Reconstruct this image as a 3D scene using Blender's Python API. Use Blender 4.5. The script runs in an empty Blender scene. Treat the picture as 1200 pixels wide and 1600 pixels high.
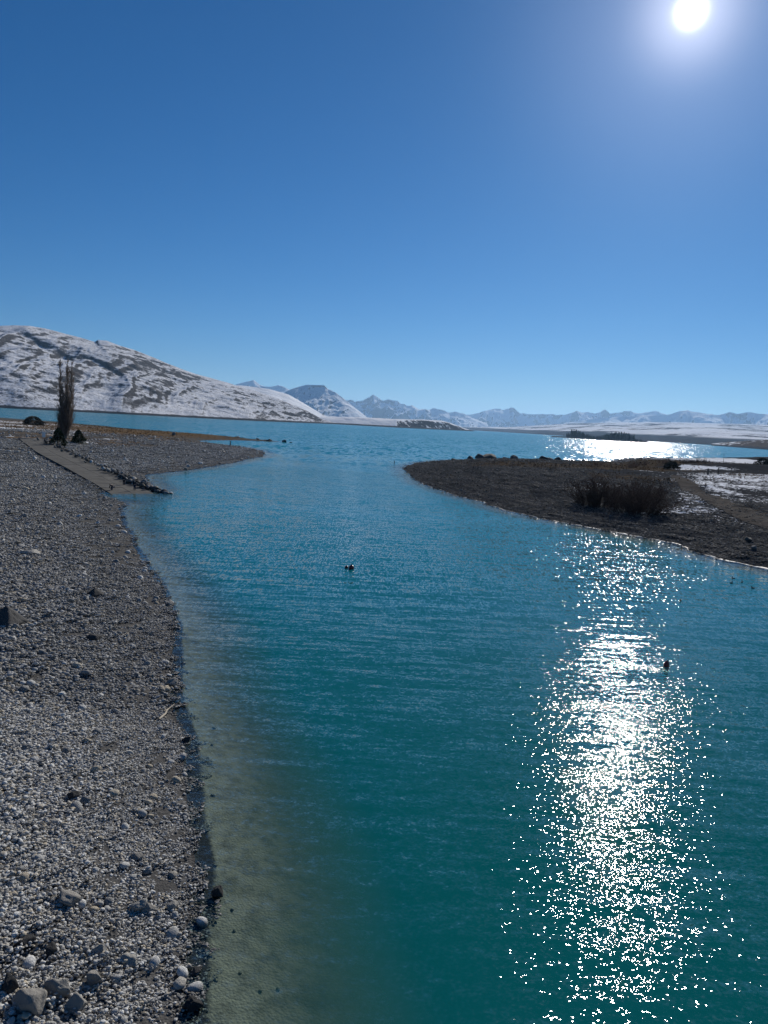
import bpy, bmesh, math, random
import numpy as np
from mathutils import Matrix, Vector

scene = bpy.context.scene
rng = np.random.default_rng(7)
random.seed(7)

# ------------------------------------------------------------------ camera
CAM_H = 12.5                                  # handrail height of the footbridge above the lake
PITCH, ROLL = math.radians(6.478), math.radians(3.177)
fwd = Vector((0, math.cos(PITCH), -math.sin(PITCH)))
r0 = Vector((1, 0, 0)); u0 = r0.cross(fwd)
cr = r0*math.cos(ROLL) + u0*math.sin(ROLL)
cu = -r0*math.sin(ROLL) + u0*math.cos(ROLL)
cam_d = bpy.data.cameras.new('camera'); cam = bpy.data.objects.new('camera', cam_d)
scene.collection.objects.link(cam)
M3 = Matrix((cr, cu, -fwd)).transposed()
cam.matrix_world = Matrix.Translation((0, 0, CAM_H)) @ M3.to_4x4()
cam_d.sensor_fit = 'VERTICAL'; cam_d.sensor_height = 24.0
cam_d.lens = 24.0*1202/1600
cam_d.clip_start = 0.1; cam_d.clip_end = 120000
scene.camera = cam

# ------------------------------------------------------------------ sky, sun, exposure
SUN_AZ, SUN_EL = math.radians(18.73), math.radians(26.16)
sun_dir = Vector((math.sin(SUN_AZ)*math.cos(SUN_EL), math.cos(SUN_AZ)*math.cos(SUN_EL), math.sin(SUN_EL)))
world = bpy.data.worlds.new('World'); scene.world = world; world.use_nodes = True
wn, wl = world.node_tree.nodes, world.node_tree.links
wn.clear()
sky = wn.new('ShaderNodeTexSky'); sky.sky_type = 'NISHITA'; sky.sun_disc = False
sky.sun_elevation = SUN_EL; sky.sun_rotation = SUN_AZ
sky.altitude = 2000; sky.air_density = 1.0; sky.dust_density = 0.5; sky.ozone_density = 2.0
hsv = wn.new('ShaderNodeHueSaturation'); hsv.inputs['Saturation'].default_value = 1.17
tnt = wn.new('ShaderNodeMix'); tnt.data_type = 'RGBA'; tnt.blend_type = 'MULTIPLY'; tnt.inputs[0].default_value = 1
tnt.inputs[7].default_value = (0.55, 0.82, 1.12, 1)
wl.new(sky.outputs[0], tnt.inputs[6]); wl.new(tnt.outputs[2], hsv.inputs['Color'])
bg = wn.new('ShaderNodeBackground'); bg.inputs['Strength'].default_value = 0.054
wl.new(hsv.outputs[0], bg.inputs['Color'])
# the sun and its painted glare, standing in the sky where the lamp shines from (far too bright to show its edge)
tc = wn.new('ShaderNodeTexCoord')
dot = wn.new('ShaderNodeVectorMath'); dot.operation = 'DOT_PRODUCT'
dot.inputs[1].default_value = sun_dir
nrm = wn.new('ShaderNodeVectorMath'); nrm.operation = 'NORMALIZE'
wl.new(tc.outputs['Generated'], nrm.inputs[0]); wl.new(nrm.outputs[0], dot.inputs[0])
def lobe(width_deg, strength, colour):                  # widened disc, then bright air and lens bloom painted round it
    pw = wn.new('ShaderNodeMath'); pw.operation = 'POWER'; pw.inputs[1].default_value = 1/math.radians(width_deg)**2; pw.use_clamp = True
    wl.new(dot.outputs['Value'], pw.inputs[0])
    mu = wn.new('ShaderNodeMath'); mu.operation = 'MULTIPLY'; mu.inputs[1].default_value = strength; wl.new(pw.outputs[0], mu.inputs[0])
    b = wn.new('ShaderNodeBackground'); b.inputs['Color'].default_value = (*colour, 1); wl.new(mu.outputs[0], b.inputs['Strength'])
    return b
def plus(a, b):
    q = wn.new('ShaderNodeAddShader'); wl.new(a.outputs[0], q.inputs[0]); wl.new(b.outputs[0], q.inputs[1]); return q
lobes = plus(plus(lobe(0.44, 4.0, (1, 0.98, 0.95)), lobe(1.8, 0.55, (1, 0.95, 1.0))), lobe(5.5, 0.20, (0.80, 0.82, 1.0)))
wo = wn.new('ShaderNodeOutputWorld')
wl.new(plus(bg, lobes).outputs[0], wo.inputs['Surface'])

sun_d = bpy.data.lights.new('sun', 'SUN'); sun_d.energy = 5.0; sun_d.angle = math.radians(0.53)
sun_d.color = (1.0, 0.95, 0.88)
sun = bpy.data.objects.new('sun', sun_d); scene.collection.objects.link(sun)
sun.rotation_euler = sun_dir.to_track_quat('Z', 'Y').to_euler()

vs = scene.view_settings
vs.view_transform = 'Standard'; vs.look = 'None'; vs.exposure = 0.0; vs.gamma = 1.0; vs.use_curve_mapping = False
cy = scene.cycles
cy.sample_clamp_direct = 75.0
cy.max_bounces = 5; cy.diffuse_bounces = 2; cy.glossy_bounces = 3; cy.transmission_bounces = 2
cy.transparent_max_bounces = 8; cy.volume_bounces = 0
cy.caustics_reflective = False; cy.caustics_refractive = False
cy.use_denoising = True; cy.denoiser = 'OPENIMAGEDENOISE'; cy.denoising_input_passes = 'RGB_ALBEDO_NORMAL'; cy.denoising_prefilter = 'ACCURATE'

# ------------------------------------------------------------------ noise and terrain heights (metres)
#TERRAIN-BEGIN
def _h(ix, iy, s):
    n = (ix.astype(np.int64)*374761393 + iy.astype(np.int64)*668265263 + s*974711) & 0xffffffff
    n = ((n ^ (n >> 13))*1274126177) & 0xffffffff
    n = n ^ (n >> 16)
    return (n & 0xffff)/65535.0
def vnoise(x, y, s=0):
    x = np.asarray(x, float); y = np.asarray(y, float)
    ix, iy = np.floor(x), np.floor(y); fx, fy = x-ix, y-iy
    fx = fx*fx*fx*(fx*(fx*6-15)+10); fy = fy*fy*fy*(fy*(fy*6-15)+10)
    a, b, c, d = _h(ix, iy, s), _h(ix+1, iy, s), _h(ix, iy+1, s), _h(ix+1, iy+1, s)
    return (a+(b-a)*fx+(c-a)*fy+(a-b-c+d)*fx*fy)*2-1
def fbm(x, y, s=0, o=4, g=0.5):
    r, a, t = 0, 1.0, 0
    for k in range(o):
        r = r + a*vnoise(np.asarray(x)*2**k+13.7*k, np.asarray(y)*2**k-7.1*k, s+k); t += a; a *= g
    return r/t
def ridged(x, y, s=0, o=4, g=0.5):
    r, a, t = 0, 1.0, 0
    for k in range(o):
        r = r + a*(1-np.abs(vnoise(np.asarray(x)*2**k+3.3*k, np.asarray(y)*2**k+9.2*k, s+k))); t += a; a *= g
    return r/t
def smooth(a, b, x):
    t = np.clip((x-a)/(b-a), 0, 1); return t*t*(3-2*t)
LEFT = [(6,-60),(1,-25),(-1.6,0),(-2.9,9),(-3.6,14.5),(-3.8,15.3),(-4.1,16.4),(-4.4,17.5),(-4.3,18.3),(-4.5,18.8),(-4.8,20.3),(-5.3,21.9),(-5.8,23.8),(-6.6,26.5),(-7.3,28.8),(-8.2,30.8),(-9.3,33.8),(-10.5,38.5),(-12.2,44.3),(-13.7,48.5),(-15.6,53.2),(-18.9,61),(-23.5,71.3),(-30.8,88.4),(-33.8,97.8),(-35.1,105.4),(-38.6,113.6),(-36.8,117.2),(-37.0,122),(-40.7,132.2),(-45.5,144.4),(-47,152.4),(-44.2,175.1),(-41.5,204.5),(-41,256.3),(-44.5,280.7),(-53.6,309.9),(-68.7,332),(-84,345),(-92,375),(-80,408),(-60,421),(-60,426),(-65.6,429),(-96,436),(-126.3,445),(-159.4,490),(-200.7,535),(-294.2,590),(-420,610),(-1200,640),(-1200,-60)]
RIGHT = [(80,20),(62,40),(50,57),(44,68),(39.6,77.8),(36.7,82.5),(35.9,87.4),(35.5,94),(33.2,97.8),(29.4,103.7),(24.3,110.5),(19.1,122.2),(16.7,134.2),(12.5,149),(9.1,164.5),(7.2,182),(6,203.1),(5.2,229.6),(10.1,262),(19,290),(30,312),(40,326),(55,334),(78,352),(98,368),(122,385),(168,455),(240,560),(330,680),(560,900),(1500,1200),(1500,20)]
def sd(x, y, poly):
    """signed distance to a closed shoreline, positive on land"""
    x = np.asarray(x, float); y = np.asarray(y, float)
    best = np.full(x.shape, 1e18); ins = np.zeros(x.shape, bool)
    n = len(poly)
    for i in range(n):
        ax, ay = poly[i]; bx, by = poly[(i+1) % n]
        dx, dy = bx-ax, by-ay
        t = np.clip(((x-ax)*dx+(y-ay)*dy)/(dx*dx+dy*dy), 0, 1)
        best = np.minimum(best, (x-ax-t*dx)**2+(y-ay-t*dy)**2)
        c = (ay > y) != (by > y)
        ins ^= c & (x < ax+(y-ay)*dx/(dy if dy else 1e-9))
    d = np.sqrt(best)
    return np.where(ins, d, -d)
def left_d(x, y):
    k = np.clip(np.asarray(y)/60, 0.35, 2.5)
    return sd(x, y, LEFT) + k*(0.16*vnoise(np.asarray(x)/1.3, np.asarray(y)/1.9, 3) + 0.25*vnoise(np.asarray(x)/5.2, np.asarray(y)/6.1, 4))
def right_d(x, y):
    return sd(x, y, RIGHT) + 0.35*vnoise(np.asarray(x)/1.7, np.asarray(y)/2.1, 5) + 0.5*vnoise(np.asarray(x)/7, np.asarray(y)/9, 6)
def under(d):
    e = np.maximum(-d, 0)
    return -(0.115*e + 0.026*e*e)
def left_z(x, y):
    x = np.asarray(x, float); y = np.asarray(y, float)
    d = left_d(x, y); dp = np.maximum(d, 0)
    amp = 1.25 + 1.85*np.maximum(smooth(-52, -100, x), smooth(150, 110, y))
    z = amp*(1-np.exp(-dp/20))
    z = z + smooth(0, 6, dp)*(0.10*fbm(x/3.1, y/3.7, 11, 3) + 0.22*fbm(x/14, y/17, 12, 3)) + smooth(0, 1.5, dp)*0.035*vnoise(x/0.9, y/1.1, 14)
    return np.where(d > 0, z, np.maximum(under(d), -7))
def right_z(x, y):
    x = np.asarray(x, float); y = np.asarray(y, float)
    d = right_d(x, y); dp = np.maximum(d, 0)
    z = 2.3*(1-np.exp(-dp/17))
    z = z + 0.10*np.sin(dp*2.4+1.5*vnoise(x/9, y/9, 21))*np.exp(-dp/9)*smooth(0, 1, dp)
    z = z + smooth(2, 12, dp)*(0.30*fbm(x/5, y/6, 22, 3) + 0.75*fbm(x/24, y/31, 23, 3) + 0.28*fbm(x/2.2, y/2.6, 24, 3))
    z = z + 1.2*smooth(60, 150, x)*smooth(5, 40, dp)
    # low embankment that carries the snowy flat at the back
    z = z + 1.6*smooth(268, 284, y - 0.15*(x-110))*smooth(98, 106, x)*smooth(4, 30, dp)
    # hollow beside the track
    z = z - 1.1*np.exp(-(((x-72)/9)**2 + ((y-158)/16)**2))
    return np.where(d > 0, z, np.maximum(under(d), -7))
#TERRAIN-END
RAMP = [(-35.6,111.8,-0.45),(-39.2,117.5,0.0),(-44,125,0.35),(-58,146.5,1.2),(-75,172.5,2.05),(-102,220,3.0),(-106,227,3.05)]
def ramp_near(x, y):
    """distance to the ramp's centre line and its height there"""
    x = np.asarray(x, float); y = np.asarray(y, float)
    best = np.full(x.shape, 1e18); zz = np.zeros(x.shape)
    for (ax, ay, az), (bx, by, bz) in zip(RAMP, RAMP[1:]):
        dx, dy = bx-ax, by-ay
        t = np.clip(((x-ax)*dx+(y-ay)*dy)/(dx*dx+dy*dy), 0, 1)
        q = (x-ax-t*dx)**2+(y-ay-t*dy)**2
        zz = np.where(q < best, az+t*(bz-az), zz); best = np.minimum(best, q)
    return np.sqrt(best), zz
def shore_z(x, y):
    z = left_z(x, y); c, rz = ramp_near(x, y)
    w = smooth(7.5, 3.4, c)
    return z*(1-w) + (rz-0.16)*w

# ------------------------------------------------------------------ helpers
COL = scene.collection
def link(o, parent=None):
    COL.objects.link(o)
    if parent is not None: o.parent = parent
    return o
def tag(o, label=None, cat=None, group=None, kind=None):
    if label: o['label'] = label
    if cat: o['category'] = cat
    if group: o['group'] = group
    if kind: o['kind'] = kind
    return o
def mesh_obj(name, verts, faces, mat, parent=None, smooth_shade=True, attrs=None):
    me = bpy.data.meshes.new(name)
    me.from_pydata([tuple(map(float, v)) for v in verts] if not isinstance(verts, np.ndarray) else verts.tolist(), [], faces)
    if smooth_shade: me.shade_smooth()
    if attrs:
        for k, v in attrs.items():
            a = me.attributes.new(k, 'FLOAT', 'POINT'); a.data.foreach_set('value', np.asarray(v, np.float32))
    if mat: me.materials.append(mat)
    return link(bpy.data.objects.new(name, me), parent)
def grid_faces(nu, nv):
    i = np.arange(nu-1)[:, None]; j = np.arange(nv-1)[None, :]
    a = (i*nv+j).ravel()
    return np.stack([a, a+nv, a+nv+1, a+1], 1).tolist()
def empty(name, loc=(0, 0, 0), rz=0):
    o = bpy.data.objects.new(name, None); o.location = loc; o.rotation_euler = (0, 0, rz); o.empty_display_size = 0.2
    return link(o)

class NT:
    """small node-graph writer"""
    def __init__(s, name):
        s.m = bpy.data.materials.new(name); s.m.use_nodes = True
        s.t = s.m.node_tree; s.t.nodes.clear()
        s.out = s.t.nodes.new('ShaderNodeOutputMaterial')
    def n(s, typ, ins=None, **kw):
        nd = s.t.nodes.new('ShaderNode'+typ)
        for k, v in kw.items(): setattr(nd, k, v)
        for k, v in (ins or {}).items(): s.set(nd.inputs[k], v)
        return nd
    def set(s, sock, v):
        if isinstance(v, bpy.types.NodeSocket): s.t.links.new(v, sock)
        elif isinstance(v, bpy.types.Node): s.t.links.new(v.outputs[0], sock)
        elif isinstance(v, tuple) and len(v) == 3 and sock.type == 'RGBA': sock.default_value = (*v, 1)
        else: sock.default_value = v
    def math(s, op, a, b=0.0, c=None, clamp=False):
        nd = s.n('Math', {0: a, 1: b}, operation=op, use_clamp=clamp)
        if c is not None: s.set(nd.inputs[2], c)
        return nd.outputs[0]
    def mix(s, f, a, b):
        nd = s.n('Mix', data_type='RGBA'); s.set(nd.inputs[0], f); s.set(nd.inputs[6], a); s.set(nd.inputs[7], b)
        return nd.outputs[2]
    def ramp(s, f, lo, hi, a=0.0, b=1.0):
        return s.n('MapRange', {0: f, 1: lo, 2: hi, 3: a, 4: b}, interpolation_type='SMOOTHSTEP').outputs[0]
    def pos(s): return s.n('NewGeometry').outputs['Position']
    def noise(s, vec, scale, detail=3.0, rough=0.55, out=0):
        return s.n('TexNoise', {'Vector': vec, 'Scale': scale, 'Detail': detail, 'Roughness': rough}).outputs[out]
    def mapv(s, vec, sc, rot=0.0):
        return s.n('Mapping', {0: vec, 2: (0, 0, rot), 3: sc}).outputs[0]
    def attr(s, name): return s.n('Attribute', attribute_name=name).outputs['Fac']
    def bump(s, h, dist, strength=1.0):
        return s.n('Bump', {'Height': h, 'Distance': dist, 'Strength': strength}).outputs[0]
    def diffuse(s, col, rough=0.9, normal=None, spec=0.25):
        p = s.n('BsdfPrincipled', {'Base Color': col, 'Roughness': rough, 'Specular IOR Level': spec})
        if normal is not None: s.set(p.inputs['Normal'], normal)
        s.t.links.new(p.outputs[0], s.out.inputs[0]); return s.m
def plain(name, col, rough=0.8, var=0.12, scale=6.0, spec=0.1):
    g = NT(name); n = g.noise(g.n('TexCoord').outputs['Object'], scale, 4)
    c = g.mix(g.ramp(n, 0.3, 0.7), tuple(v*(1-var) for v in col), tuple(min(1, v*(1+var)) for v in col))
    return g.diffuse(c, rough, None, spec)

# ------------------------------------------------------------------ materials
def mat_shore(name, dark, light, grass_c):
    """gravel ground; attributes: snow, grass = how much of each lies there"""
    g = NT(name); p = g.pos()
    n1 = g.noise(p, 0.35, 5, 0.6); n2 = g.noise(p, 9.0, 4, 0.7); n3 = g.noise(p, 45.0, 3, 0.7)
    vor = g.n('TexVoronoi', {'Vector': p, 'Scale': 14.0}, feature='F1')
    c = g.mix(g.ramp(n2, 0.35, 0.68), dark, light)
    c = g.mix(g.math('MULTIPLY', g.ramp(n1, 0.4, 0.7), 0.45), c, tuple(v*0.62 for v in dark))
    c = g.mix(g.math('MULTIPLY', vor.outputs['Color'], 0.35), c, tuple(min(1, v*1.5) for v in light))
    # silt and drowned gravel below the water line
    z = g.n('SeparateXYZ', {0: p}).outputs[2]
    silt = g.mix(g.ramp(g.noise(p, 2.2, 5, 0.65), 0.38, 0.70), (0.25, 0.222, 0.17), (0.135, 0.122, 0.098))
    silt = g.mix(g.ramp(g.noise(p, 0.42, 3, 0.5), 0.62, 0.76), silt, (0.06, 0.058, 0.045))
    c = g.mix(g.ramp(g.math('ADD', z, g.math('MULTIPLY', g.math('SUBTRACT', n2, 0.5), 0.08)), 0.03, -0.02), c, (0.035, 0.033, 0.033))
    c = g.mix(g.ramp(g.math('ADD', z, g.math('MULTIPLY', g.math('SUBTRACT', n2, 0.5), 0.05)), -0.062, -0.088), c, silt)
    gr = g.ramp(g.math('ADD', g.attr('grass'), g.math('MULTIPLY', g.math('SUBTRACT', g.noise(p, 0.6, 6, 0.65), 0.5), 1.4)), 0.42, 0.6)
    c = g.mix(gr, c, grass_c)
    sn = g.ramp(g.math('ADD', g.attr('snow'), g.math('MULTIPLY', g.math('SUBTRACT', g.noise(p, 0.9, 8, 0.72), 0.5), 2.2)), 0.5, 0.62)
    c = g.mix(sn, c, (0.78, 0.80, 0.83))
    h = g.math('ADD', g.math('MULTIPLY', n2, 0.6), g.math('MULTIPLY', n3, 0.25))
    h = g.math('ADD', h, g.math('MULTIPLY', vor.outputs['Distance'], -0.5))
    return g.diffuse(c, 0.92, g.bump(h, 0.07, 0.6), 0.0)
M_left = mat_shore('beach_gravel', (0.05, 0.049, 0.047), (0.125, 0.121, 0.115), (0.13, 0.088, 0.05))
M_right = mat_shore('spit_gravel', (0.027, 0.028, 0.030), (0.054, 0.056, 0.059), (0.075, 0.058, 0.041))

def mat_stone(name, lo, hi, warm=0.0, wet=True):
    g = NT(name); o = g.n('TexCoord').outputs['Object']
    rnd = g.n('ObjectInfo').outputs['Random']
    t = g.attr('tint')
    k = g.math('FRACT', g.math('ADD', rnd, t))
    c = g.mix(g.math('POWER', k, 1.25), lo, hi)
    if wet: c = g.mix(g.ramp(g.math('FRACT', g.math('MULTIPLY', k, 7.3)), 0.75, 0.95), c, tuple(0.5*(a+b)*q for a, b, q in zip(lo, hi, (1.0, 0.88, 0.70))))
    n = g.noise(o, 2.6, 6, 0.65); f = g.noise(o, 14.0, 4, 0.7)
    c = g.mix(g.ramp(n, 0.5, 0.85), c, tuple(v*0.7 for v in lo))
    c = g.mix(g.math('MULTIPLY', g.ramp(f, 0.5, 0.75), 0.35), c, tuple(min(1, v*1.25) for v in hi))
    rough = 0.85
    if wet:
        z = g.n('SeparateXYZ', {0: g.pos()}).outputs[2]
        w = g.ramp(z, 0.10, 0.015)
        c = g.mix(w, c, g.mix(0.6, c, (0.02, 0.02, 0.02)))
        c = g.mix(g.ramp(z, -0.05, -0.10), c, g.mix(0.2, (0.18, 0.162, 0.125), c))
        rough = g.ramp(z, 0.10, 0.015, 0.85, 0.42)
    return g.diffuse(c, rough, g.bump(g.math('ADD', n, g.math('MULTIPLY', f, 0.4)), 0.12, 0.7), 0.08)
M_stone = mat_stone('river_stone', (0.23, 0.226, 0.214), (0.72, 0.71, 0.67))
M_stone_m = mat_stone('shingle_stone', (0.15, 0.148, 0.141), (0.50, 0.494, 0.47))
M_stone_d = mat_stone('dark_stone', (0.025, 0.0245, 0.024), (0.24, 0.236, 0.228))
M_bould = mat_stone('boulder_stone', (0.26, 0.245, 0.22), (0.36, 0.345, 0.31), wet=False)
M_bould_d = mat_stone('greywacke', (0.045, 0.045, 0.044), (0.085, 0.083, 0.08), wet=False)

def mat_hill(name, rock, snow, sc, cover, slope_lo, slope_hi, shore=0.0, patch=1.0, rock2=None, soft=0.16, broad=1.5):
    """snow over rock and tussock: bare where steep and in broken patches; sc = size of a patch in metres"""
    g = NT(name); ge = g.n('NewGeometry'); p = ge.outputs['Position']
    s = g.n('SeparateXYZ', {0: p}); z = s.outputs[2]
    nz = g.n('SeparateXYZ', {0: ge.outputs['Normal']}).outputs[2]
    a = g.noise(p, 1.0/sc, 7, 0.68); b = g.noise(g.mapv(p, (1, 1, 2.5)), 0.22/sc, 5, 0.6)
    f = g.math('ADD', g.math('MULTIPLY', g.math('SUBTRACT', a, 0.5), 1.5*patch), g.math('MULTIPLY', g.math('SUBTRACT', b, 0.5), broad*patch))
    f = g.math('ADD', f, g.ramp(nz, slope_lo, slope_hi, -0.45, 0.25))
    f = g.math('ADD', f, cover)
    m = g.ramp(f, 0.08-soft*0.5, 0.08+soft*0.5)
    rk = g.mix(g.ramp(g.noise(p, 2.3/sc, 4), 0.35, 0.65), rock, rock2 or tuple(v*0.5 for v in rock))
    c = g.mix(m, rk, snow)
    if shore:
        w = g.ramp(g.math('ADD', z, g.math('MULTIPLY', g.math('SUBTRACT', b, 0.5), shore*0.8)), shore*0.8, shore*1.15)
        c = g.mix(w, (0.055, 0.052, 0.05), c)
    h = g.math('ADD', a, g.math('MULTIPLY', b, 2.0))
    return g.diffuse(c, 0.9, g.bump(h, sc*0.28, 0.8), 0.0)

# ------------------------------------------------------------------ shore terrain
def warp(y):
    return np.where(y < 150, -0.315*y, -47.25)
def spaced(parts):
    out = []
    for a, b, n in parts: out += list(np.linspace(a, b, n, endpoint=False))
    return np.array(out)
def blobs(x, y, L):
    r = np.zeros_like(x)
    for (bx, by, rx, ry, w) in L: r = np.maximum(r, w*np.exp(-((x-bx)/rx)**2-((y-by)/ry)**2))
    return r
SNOW_L = [(-210,400,90,40,0.62),(-140,330,30,25,0.45),(-128,228,30,6,0.75),(-118,205,16,5,0.8),(-170,285,50,10,1.0),(-106,202,9,6,0.75),(-150,300,45,16,0.85),(-200,345,60,22,0.8),(-108,262,14,10,0.6),(-95,252,10,12,0.7),(-88,226,5,8,0.6),(-92,205,3,9,0.9),(-84,193,2.2,6,0.75),(-75,178,2,5,0.5),(-85,270,12,8,0.6),(-300,430,90,60,0.7)]
GRASS_L = [(-150,410,90,60,0.9),(-110,240,45,35,0.8),(-170,330,80,45,0.95),(-100,300,28,30,0.85),(-120,360,30,40,0.8),(-112,198,10,8,0.7)]
u = spaced([(-900,-300,14),(-300,-120,30),(-120,-40,60),(-40,-10,90),(-10,6,110),(6,14,16),(14,46,10)]); 
v = spaced([(-40,6,12),(6,12,16),(12,40,150),(40,80,120),(80,200,190),(200,480,120),(480,720,24)])
U, V = np.meshgrid(u, v, indexing='ij'); X = U+warp(V); Y = V
Z = shore_z(X, Y)
beach = mesh_obj('gravel_beach', np.stack([X.ravel(), Y.ravel(), Z.ravel()], 1), grid_faces(len(u), len(v)), M_left,
                 attrs={'snow': blobs(X, Y, SNOW_L).ravel(), 'grass': blobs(X, Y, GRASS_L).ravel()})
tag(beach, 'grey cobble beach running along the near bank of the lake outlet', kind='structure')

SNOW_R = [(60,150,70,100,0.2),(66,158,7,16,0.75),(58,140,6,8,0.7),(46,120,10,5,0.55),(80,190,10,20,0.7),(100,215,20,14,0.75),(95,195,30,50,0.5),(110,235,30,25,0.62),(70,150,14,22,0.5),(52,112,12,10,0.4),(37,149,5,9,0.5),(39,118,5,4,0.42),(49.5,124,6,6,0.66),(61,148,5,10,0.72),(55,136,5,7,0.6),(99,228,16,14,0.7),(86,183,10,14,0.66),(156,346,70,45,0.85),(112,276,14,5,1.0),(75,172,3.5,16,0.7),(57,112,5,5,0.3),(92,205,8,8,0.62),(120,250,25,8,0.6),(82,240,6,6,0.6),(44,160,8,6,0.45),(47,108,9,4,0.3),(105,270,8,6,0.95)]
GRASS_R = [(45,248,22,22,0.85),(66,256,25,20,0.95),(85,270,22,24,0.9),(99,300,30,24,0.9),(116,247,14,10,0.7),(60,122,4,5,0.55),(30,235,10,20,0.55),(62,200,22,30,0.6),(105,265,8,8,0.6)]
u2 = spaced([(0,40,110),(40,80,80),(80,180,80),(180,420,40),(420,1400,14)]); v2 = spaced([(10,70,24),(70,140,150),(140,240,110),(240,420,110),(420,700,40),(700,1150,10)])
U, V = np.meshgrid(u2, v2, indexing='ij')
Z = right_z(U, V)
spit = mesh_obj('gravel_spit', np.stack([U.ravel(), V.ravel(), Z.ravel()], 1), grid_faces(len(u2), len(v2)), M_right,
                attrs={'snow': blobs(U, V, SNOW_R).ravel(), 'grass': blobs(U, V, GRASS_R).ravel()})
tag(spit, 'dark gravel spit with snow patches reaching in from the opposite bank', kind='structure')

# ------------------------------------------------------------------ lake bed and lake
BIG = 46000
bed = mesh_obj('lake_bed', [(-BIG,-2500,-8),(BIG,-2500,-8),(BIG,BIG,-8),(-BIG,BIG,-8)], [(0,1,2,3)], plain('bed_silt', (0.2,0.19,0.15)))
tag(bed, 'silty bed of the lake', kind='structure')

def mat_water():
    g = NT('glacial_water'); p = g.pos()
    sp = g.n('SeparateXYZ', {0: p}); py = sp.outputs[1]
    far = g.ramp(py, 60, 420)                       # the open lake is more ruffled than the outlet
    gust = g.ramp(g.noise(g.mapv(p, (0.006, 0.02, 1)), 1.0, 4, 0.6), 0.3, 0.7, 0.65, 1.25)
    def slopes(sx, sy, rot, detail, ax, ay):
        c = g.noise(g.mapv(p, (sx, sy, 1), rot), 1.0, detail, 0.55, out=1)
        q = g.n('VectorMath', {0: c, 1: (0.5, 0.5, 0.5)}, operation='SUBTRACT').outputs[0]
        return g.n('VectorMath', {0: q, 1: (ax, ay, 0)}, operation='MULTIPLY').outputs[0]
    def add(a, b): return g.n('VectorMath', {0: a, 1: b}, operation='ADD').outputs[0]
    # small ripples in the sheltered outlet, longer wind-drawn facets farther out, long ones on the open lake
    f1 = g.ramp(py, 34, 70); f2 = g.ramp(py, 150, 320)
    def fade(v, f): return g.n('VectorMath', {0: v, 'Scale': f}, operation='SCALE').outputs[0]
    inv = lambda f: g.math('SUBTRACT', 1.0, f)
    s = add(slopes(0.34, 2.1, 0.05, 2, 0.07, 0.34), slopes(0.08, 0.3, 0.1, 3, 0.03, 0.06))
    s = add(s, fade(add(slopes(3.4, 5.6, -0.05, 1, 0.28, 0.30), slopes(12.0, 15.0, 0.1, 0, 0.34, 0.28)), inv(f1)))
    s = add(s, fade(add(slopes(9.0, 1.9, 0.0, 0, 0.40, 0.30), slopes(3.6, 1.2, 0.03, 1, 0.20, 0.15)), g.math('MULTIPLY', f1, inv(f2))))
    s = add(s, fade(add(slopes(0.55, 0.085, 0.0, 1, 0.34, 0.34), slopes(0.15, 0.05, 0.0, 1, 0.16, 0.2)), f2))
    grow = g.n('CombineXYZ', {0: g.ramp(py, 60, 600, 1.05, 1.8), 1: g.math('ADD', g.math('ADD', g.ramp(py, 30, 140, 1.5, 1.95), g.ramp(py, 15, 27, 0.5, 0.0)), g.ramp(py, 140, 600, 0.0, 1.0)), 2: 0.0}).outputs[0]
    s = g.n('VectorMath', {0: s, 1: grow}, operation='MULTIPLY').outputs[0]
    s = g.n('VectorMath', {0: s, 'Scale': gust}, operation='SCALE').outputs[0]
    nv = g.n('VectorMath', {0: g.n('VectorMath', {0: (0, 0, 1), 1: s}, operation='SUBTRACT').outputs[0]}, operation='NORMALIZE').outputs[0]
    depth = g.attr('depth')
    tr = g.math('POWER', 2.718, g.math('MULTIPLY', g.math('POWER', g.math('MULTIPLY', depth, 1.4), 1.6), -1.0))
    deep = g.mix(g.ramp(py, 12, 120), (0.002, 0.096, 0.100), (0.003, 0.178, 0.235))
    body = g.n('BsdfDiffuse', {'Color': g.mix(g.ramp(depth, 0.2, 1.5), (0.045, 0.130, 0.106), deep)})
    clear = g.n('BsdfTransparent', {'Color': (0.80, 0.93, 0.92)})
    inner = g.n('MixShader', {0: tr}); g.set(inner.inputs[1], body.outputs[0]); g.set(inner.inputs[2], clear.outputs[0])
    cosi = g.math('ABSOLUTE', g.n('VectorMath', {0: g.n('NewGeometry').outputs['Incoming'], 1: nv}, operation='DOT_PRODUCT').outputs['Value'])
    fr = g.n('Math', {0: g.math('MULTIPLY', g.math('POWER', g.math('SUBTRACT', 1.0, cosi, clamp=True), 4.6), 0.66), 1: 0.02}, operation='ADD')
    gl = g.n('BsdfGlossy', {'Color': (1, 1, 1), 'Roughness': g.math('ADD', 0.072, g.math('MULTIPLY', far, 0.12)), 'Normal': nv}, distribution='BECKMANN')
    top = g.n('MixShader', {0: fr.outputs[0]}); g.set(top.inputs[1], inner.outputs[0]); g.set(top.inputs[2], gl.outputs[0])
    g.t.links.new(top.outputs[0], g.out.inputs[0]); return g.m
uw = spaced([(-BIG+50,-2000,10),(-2000,-300,8),(-300,-60,12),(-60,-12,30),(-12,-6,20),(-6,12,150),(12,30,24),(30,110,80),(110,600,40),(600,4000,14),(4000,BIG-50,8)])
uw = np.append(uw, BIG-50)
vw = spaced([(-2400,0,6),(0,10,6),(10,40,110),(40,160,200),(160,460,100),(460,2000,20),(2000,BIG-60,20)]); vw = np.append(vw, BIG-60)
U, V = np.meshgrid(uw, vw, indexing='ij'); X = np.where(np.abs(U) < 700, U+warp(V)*np.clip((700-np.abs(U))/600, 0, 1), U)
sel = (np.abs(X) < 1500) & (V < 1300) & (V > -60)
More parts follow.
